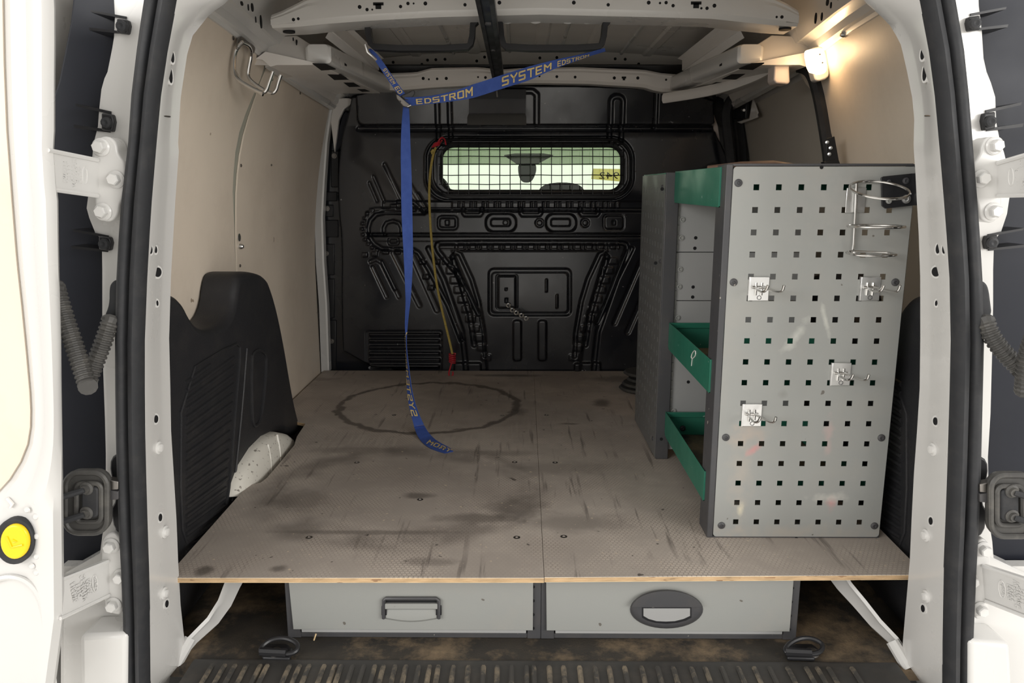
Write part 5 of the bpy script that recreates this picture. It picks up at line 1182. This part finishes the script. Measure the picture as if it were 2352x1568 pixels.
# folded sign plate hanging at bulkhead top
pt_ = thing('folded_plate', 'bent dark grey sheet plate hanging at the top centre of the bulkhead', 'plate', at(1140, 287, Y=2.55))
MB().prism(on([(1077, 225), (1208, 225), (1207, 264), (1077, 264)], Y=2.60), (0, .003, 0)).build('upper_leaf', M['framegrey'], pt_)
MB().prism(on([(1077, 205), (1208, 205), (1208, 226), (1077, 226)], Y=2.59), (0, .003, 0)).build('top_flange', M['blackmetal'], pt_)
P_ = [at(1076, 262, Y=2.59), at(1206, 262, Y=2.59), at(1209, 268, Y=2.585), at(1209, 287, Y=2.555), at(1073, 287, Y=2.555), at(1073, 270, Y=2.585)]
MB().prism(P_, (0, .003, .001)).build('lower_leaf', M['slotgrey'], pt_, .0006)
MB().cyl(at(1141, 208, Y=2.585), at(1142, 223, Y=2.58), .003, 8).build('bolt', M['zinc'], pt_)

# ---------------------------------------------------------------- roof rail and U brackets
rl = thing('roof_rail', 'black channel rail running front to back under the middle of the roof', 'rail', (-.105, 1.9, 1.11))
xr = -.105; rws = []
for y, z in ((1.15, 1.128), (2.57, 1.108)):
    rws.append([(xr-.017, y, z+.016), (xr-.017, y, z), (xr-.008, y, z-.003), (xr-.008, y, z+.004), (xr+.008, y, z+.004), (xr+.008, y, z-.003), (xr+.017, y, z), (xr+.017, y, z+.016)])
MB().loft(rws, True, True).build('channel', M['blackmetal'], rl, ang=20)
for y in (1.6, 1.9):
    MB().lathe((xr, y, 1.116), (0, 0, -1), [(.006, 0), (.006, .004), (.0001, .005)], 12).build('bolt', M['framegrey'], rl)
def ubr(label, xa, xb, flip):
    t = thing('roof_bracket', label, 'bracket', ((xa+xb)/2, 1.80, 1.12))
    zt = 1.163; zb = at(1000, 112, Y=1.80)[2]
    W_ = .026
    pa = [(xa-.055 if not flip else xa+.0, zt), (xa, zt), (xa+.004, zb+.012), (xa+.016, zb), (xb-.016, zb), (xb-.004, zb+.012), (xb, zt), (xb+.05, zt)]
    if flip: pa = [(xa-.03, zt), (xa, zt)]+pa[2:]
    pa = chaikin(pa, 1, False); rows = []
    for i, (x, z) in enumerate(pa):
        a = pa[max(i-1, 0)]; b = pa[min(i+1, len(pa)-1)]; d = Vector((b[0]-a[0], 0, b[1]-a[1])).normalized(); n_ = Vector((-d.z, 0, d.x))*.0062
        c_ = Vector((x, 1.80, z)); rows.append([c_+n_+Vector((0, -W_/2, 0)), c_-n_+Vector((0, -W_/2, 0)), c_-n_+Vector((0, W_/2, 0)), c_+n_+Vector((0, W_/2, 0))])
    MB().loft(rows, True, True).build('flat_bar', M['blackmetal'], t, .0006)
    bx_ = pa[0][0]+.018 if not flip else pa[-1][0]-.02
    MB().lathe((bx_, 1.795, zt-.0035), (0, 0, -1), [(.006, 0), (.006, .003), (.003, .006), (.0001, .006)], 12).build('bolt', M['zinc'], t)
    return t
xl0 = at(846, 110, Y=1.80)[0]; xl1 = at(1088, 105, Y=1.80)[0]; xq0 = at(1149, 105, Y=1.80)[0]; xq1 = at(1389, 105, Y=1.80)[0]
ubr('black flat-bar U bracket under the roof left of the centre rail', xl0, xl1, False)
ubr('black flat-bar U bracket under the roof right of the centre rail', xq0, xq1, True)

# ---------------------------------------------------------------- blue lashing strap
sp = thing('lashing_strap', 'blue webbing lashing strap with yellow letters strung from the roof brackets to the floor', 'strap', at(932, 240, Y=1.86))
W2 = .030
def ribbon(edges, name, parent, m=M['blue'], th=.0012, W2=.030):
    """edges: (xl, yl, xr, yr, depth, twist sign); keeps the webbing's width by turning it in depth"""
    E_ = chaikin(edges, 3, False); A_, B_ = [], []
    for xl, yl, xr_, yr, Y, sg in E_:
        a = Vector(at(xl, yl, Y=Y)); b = Vector(at(xr_, yr, Y=Y)); w_ = (b-a).length; c_ = (a+b)/2; d = (b-a)/max(w_, 1e-6)
        w_ = min(w_, W2); dy = .5*math.sqrt(max(W2*W2-w_*w_, 0))*sg
        A_.append(c_-d*w_/2-Vector((0, dy/2, 0))); B_.append(c_+d*w_/2+Vector((0, dy/2, 0)))
    mb = MB(); rows = []
    for i in range(len(A_)):
        j0, j1 = max(i-1, 0), min(i+1, len(A_)-1); n_ = (B_[i]-A_[i]).cross(A_[j1]-A_[j0])
        n_ = n_.normalized()*th/2 if n_.length > 1e-9 else Vector((0, th/2, 0))
        rows.append([A_[i]+n_, B_[i]+n_, B_[i]-n_, A_[i]-n_])
    mb.loft(rows, True, True); o = mb.build(name, m, parent, ang=60)
    # arc-length lookup for lettering
    Ls = [0]
    for i in range(1, len(A_)): Ls.append(Ls[-1]+(((A_[i]+B_[i])-(A_[i-1]+B_[i-1]))/2).length)
    def f(s, v, off):
        s = max(0, min(Ls[-1]-1e-6, s)); i = max(k for k in range(len(Ls)-1) if Ls[k] <= s); t = (s-Ls[i])/(Ls[i+1]-Ls[i])
        a = A_[i].lerp(A_[i+1], t); b = B_[i].lerp(B_[i+1], t); n_ = (B_[i]-A_[i]).cross(A_[i+1]-A_[i]).normalized()
        if n_.y > 0: n_ = -n_
        return a.lerp(b, v)+n_*off
    return o, f, Ls[-1]
# across: buckle to right bracket (lower edge listed first)
top = [(930, 224), (962, 224), (1005, 219), (1060, 205), (1105, 186), (1160, 166), (1215, 153), (1270, 139), (1320, 129), (1350, 123), (1388, 112)]
bot = [(932, 243), (962, 240), (1005, 236), (1060, 229), (1105, 222), (1160, 205), (1215, 185), (1270, 158), (1320, 140), (1350, 129), (1392, 116)]
ed = [(b[0], b[1], a[0], a[1], 1.86-.06*i/10, -1) for i, (a, b) in enumerate(zip(top, bot))]
o1, f1, L1 = ribbon(ed, 'webbing', sp)
def span(f, L, xs0, xs1, edges):  # arc length at an image x, by sampling
    best = [(abs(proj(*f(L*k/200, .5, 0))[0]-xs0), L*k/200) for k in range(201)]; b2_ = [(abs(proj(*f(L*k/200, .5, 0))[0]-xs1), L*k/200) for k in range(201)]
    return min(best)[1], min(b2_)[1]
for s_t, xa_, xb_ in (('EDSTROM', 957, 1084), ('SYSTEM', 1156, 1265), ('EDSTROM', 1282, 1352)):
    a, b = span(f1, L1, xa_, xb_, ed)
    block_text(s_t, lambda u, v, h: f1(a+(b-a)*u, .22+.56*v, .0022), M['gold'], o1)
# short leg: left bracket corner to buckle, edge on
ed = [(847, 113, 851, 111, 1.80, 1), (856, 130, 866, 124, 1.81, 1), (872, 155, 884, 148, 1.82, 1), (890, 182, 902, 176, 1.83, 1), (908, 208, 921, 202, 1.85, 1), (918, 222, 930, 214, 1.86, 1)]
o2, f2, L2 = ribbon(ed, 'webbing', sp, W2=.015)
block_text('SYSTEM', lambda u, v, h: f2(L2*(.42+.30*u), .25+.5*v, .0026), M['gold'], o2)
block_text('ED', lambda u, v, h: f2(L2*(.80+.15*u), .2+.6*v, .0026), M['gold'], o2)
# hanging tail
tl = [(929, 238, 937), (927, 246, 938), (924, 275, 940), (922, 310, 941), (921, 360, 943), (922, 410, 945), (922, 460, 946), (924, 520, 947), (927, 570, 948), (929, 610, 947), (931, 650, 945), (933, 690, 942), (932, 720, 938), (931, 750, 935), (931, 780, 934), (932, 810, 936), (933, 840, 940), (933, 865, 943), (934, 900, 948), (938, 930, 956), (944, 955, 964), (951, 980, 974)]
ed = [(a, y, b, y+(0 if y < 930 else -(y-930)*.12), 1.87 if y < 880 else 1.87-(y-880)*.0002, 1 if y < 760 else -1) for a, y, b in tl]
o3, f3, L3 = ribbon(ed, 'webbing', sp)
def spany(f, L, y0, y1):
    g_ = lambda yy_: min((abs(proj(*f(L*k/200, .5, 0))[1]-yy_), L*k/200) for k in range(201))[1]
    return g_(y0), g_(y1)
a, b = spany(f3, L3, 852, 952); block_text('SYSTEM', lambda u, v, h: f3(b+(a-b)*u, .18+.62*v, .0026), M['gold'], o3)
a, b = spany(f3, L3, 765, 845); block_text('EDSTROM', lambda u, v, h: f3(b+(a-b)*u, .25+.5*v, .0026), M['gold'], o3)
# end lying on the board
fl_ = [(951, 980, 974, 977), (958, 1000, 984, 994), (968, 1015, 998, 1009), (984, 1028, 1016, 1020), (1004, 1036, 1036, 1030), (1022, 1041, 1041, 1037)]
pts = chaikin(fl_, 2, False); z_ = [max(ZF+.001, ZF+.020*(1-i/(len(pts)*.35))) for i in range(len(pts))]; z_[0] = ZF+.022
mb = MB(); rows = [[at(a_, b_, Z=z), at(c_, d_, Z=z), Vector(at(c_, d_, Z=z))+Vector((0, 0, .0012)), Vector(at(a_, b_, Z=z))+Vector((0, 0, .0012))] for (a_, b_, c_, d_), z in zip(pts, z_)]
o4 = mb.loft(rows, True, True).build('webbing', M['blue'], sp)
E1 = on([(978, 1020), (1030, 1039), (1040, 1031), (990, 1008)], Z=ZF+.0026)
block_text('TROM', lambda u, v, h: quadmap(E1[1], E1[0], E1[3], E1[2], .0002)(u, .2+.6*v, 0), M['gold'], o4)
# buckle
bk = MB().prism(on([(909, 215), (917, 219), (944, 243), (937, 247), (926, 244), (911, 226)], Y=1.85), (0, .02, 0)).build('buckle', M['dark_alu'], sp, .0015)
MB().prism(on(chaikin([(918, 220), (935, 214), (950, 205), (953, 213), (946, 226), (934, 232)], 1), Y=1.855), (0, .012, 0)).build('cam_lever', M['framegrey'], bk, .002)
MB().tube(on([(936, 244), (944, 241)], Y=1.845), .002, 6).build('buckle_lip', M['zinc'], bk)
q = Vector(at(919, 233, Y=1.85)); MB().lathe(q, (0, -1, 0), [(.0025, 0), (.002, .0015), (.0001, .0015)], 10).build('buckle_pin', M['framegrey'], bk)
hk = Vector(at(850, 117, Y=1.80)); MB().tube([hk+Vector((-.008, -.012, .012)), hk+Vector((-.004, -.010, -.004)), hk+Vector((.006, -.004, -.012)), hk+Vector((.012, .004, -.018))], .003, 8).build('snap_hook', M['zinc'], sp)

# ---------------------------------------------------------------- elastic cord
YC_ = 2.60
bg_ = thing('bungee_cord', 'yellow elastic cord with red coated hooks hanging from the window grille', 'cord', at(1000, 335, Y=YC_))
cp = [(1001, 338), (996, 350), (990, 380), (986, 420), (986, 470), (990, 540), (995, 590), (1001, 640), (1010, 690), (1022, 740), (1033, 785), (1039, 812)]
MB().tube([at(a, b, Y=YC_) for a, b in chaikin(cp, 3, False)], .0042, 8).build('cord', M['yellowcord'], bg_)
MB().tube([at(a, b, Y=YC_-.006) for a, b in ((996, 344), (992, 349), (994, 353))], .0055, 8).build('cord_knot', M['yellowcord'], bg_)
for c0, r_, n_ in (((1003, 331), .0125, 3), ((1039, 822), .0105, 5)):
    pts = []; d = (.4, 1) if n_ == 3 else (0, 1)
    for k in range(n_*12+1):
        a = k*math.pi/6; off = (k/12-n_/2)*(4.2 if n_ == 5 else 3.6)
        base = Vector(at(c0[0]-off*(.6 if n_ == 3 else 0), c0[1]+off, Y=YC_)); pts.append(base+Vector((math.cos(a)*r_, math.sin(a)*r_, math.cos(a)*r_*(.35 if n_ == 3 else -.1))))
    MB().tube(pts, .0026, 6).build('wire_coil', M['red'], bg_)
MB().tube([at(a, b, Y=YC_+d) for a, b, d in chaikin([(1006, 326, 0), (1010, 319, 0), (1016, 315, .005), (1022, 320, .02), (1024, 332, .03)], 2, False)], .0026, 7).build('hook', M['red'], bg_)
MB().tube([at(a, b, Y=YC_) for a, b in chaikin([(1038, 832), (1034, 845), (1031, 855), (1031, 862), (1036, 865), (1041, 860), (1040, 853)], 2, False)], .0026, 7).build('hook', M['red'], bg_)

# ---------------------------------------------------------------- perforated tape on the bulkhead
pt2 = thing('perforated_strip', 'short bent strip of punched zinc band screwed to the bulkhead centre', 'strip', at(1167, 703, Y=2.60))
cs = [(1168, 701), (1177, 712), (1186, 718), (1198, 724), (1209, 731)]
for i, (a, b) in enumerate(cs):
    q = Vector(at(a, b, Y=2.655-.012*i)); MB().tube([q+Vector((.0062*math.cos(k*math.pi/8), .0015*math.sin(k), .0062*math.sin(k*math.pi/8))) for k in range(16)], .0026, 6, True).build('ring_eye', M['zinc'], pt2)
    if i: MB().tube([at((cs[i-1][0]*.6+a*.4), (cs[i-1][1]*.6+b*.4), Y=2.66-.012*i), at((cs[i-1][0]*.4+a*.6), (cs[i-1][1]*.4+b*.6), Y=2.655-.012*i)], .004, 6, flat=.5).build('link', M['zinc'], pt2)

# ---------------------------------------------------------------- wall hook
wh = thing('wall_hook', 'large bent chrome utility hook screwed high on the left wall lining', 'hook', at(560, 105, X=-.648))
yA = at(551, 100, X=-.645)[1]; yB2 = at(575, 112, X=-.645)[1]
hkp = MB().prism(on(chaikin([(543, 90), (550, 83), (556, 86), (566, 96), (578, 103), (583, 110), (581, 122), (575, 124), (571, 112), (560, 104), (551, 104), (545, 116), (541, 112)], 1), X=-.652), (.004, 0, 0)).build('hook_plate', M['dark_alu'], wh, .001)
A_ = [at(556, 97, Y=yA), at(546, 107, Y=yA), at(538, 125, Y=yA), at(537, 160, Y=yA), at(541, 178, Y=yA), at(556, 190, Y=yA), at(602, 215, Y=yA), at(612, 208, Y=yA), at(618, 190, Y=yA), at(627, 164, Y=yA)]
B_ = [at(556, 97, Y=yA), at(572, 104, Y=(yA+yB2)/2), at(578, 122, Y=yB2), at(570, 160, Y=yB2), at(569, 176, Y=yB2), at(580, 190, Y=yB2), at(622, 217, Y=yB2), at(634, 208, Y=yB2), at(638, 192, Y=yB2), at(645, 172, Y=yB2)]
MB().tube(chaikin(A_, 2, False), .0042, 10).build('rod', M['chrome'], wh)
MB().tube(chaikin(B_, 2, False), .0042, 10).build('rod', M['chrome'], wh)
MB().tube(chaikin([A_[3], at(550, 180, Y=yA+.01), at(560, 196, Y=yA+.01), at(604, 218, Y=yA)], 2, False), .0035, 8).build('rod', M['chrome'], wh)
# ---------------------------------------------------------------- lit lamp
lp = thing('interior_lamp', 'lit warm interior lamp at the top of the right wall', 'lamp', at(1875, 140, Y=1.86))
YL = 1.86
MB().prism(on(chaikin([(1856, 112), (1890, 104), (1900, 120), (1906, 165), (1902, 180), (1876, 188), (1870, 178)], 1), Y=YL+.006), (0, .03, 0)).build('lamp_base', M['white'], lp, .003)
lens = MB().prism(on(chaikin([(1849, 120), (1856, 113), (1886, 110), (1893, 114), (1900, 150), (1899, 166), (1880, 172), (1872, 168), (1858, 165)], 1), Y=YL), (0, .012, 0)).build('lens', M['lens'], lp, .003, 3)
for a, b in ((1883, 125), (1889, 144)):
    q = Vector(at(a, b, Y=YL-.0005)); MB().cyl(q, q+Vector((0, -.001, 0)), .002, 10).build('lens_screw', M['framegrey'], lp)
pl_ = bpy.data.lights.new('lamp_bulb', 'POINT'); pl_.energy = .32; pl_.color = (1, .66, .36); pl_.shadow_soft_size = .02
po = bpy.data.objects.new('lamp_bulb', pl_); COL.objects.link(po); po.location = at(1868, 140, Y=YL-.03)
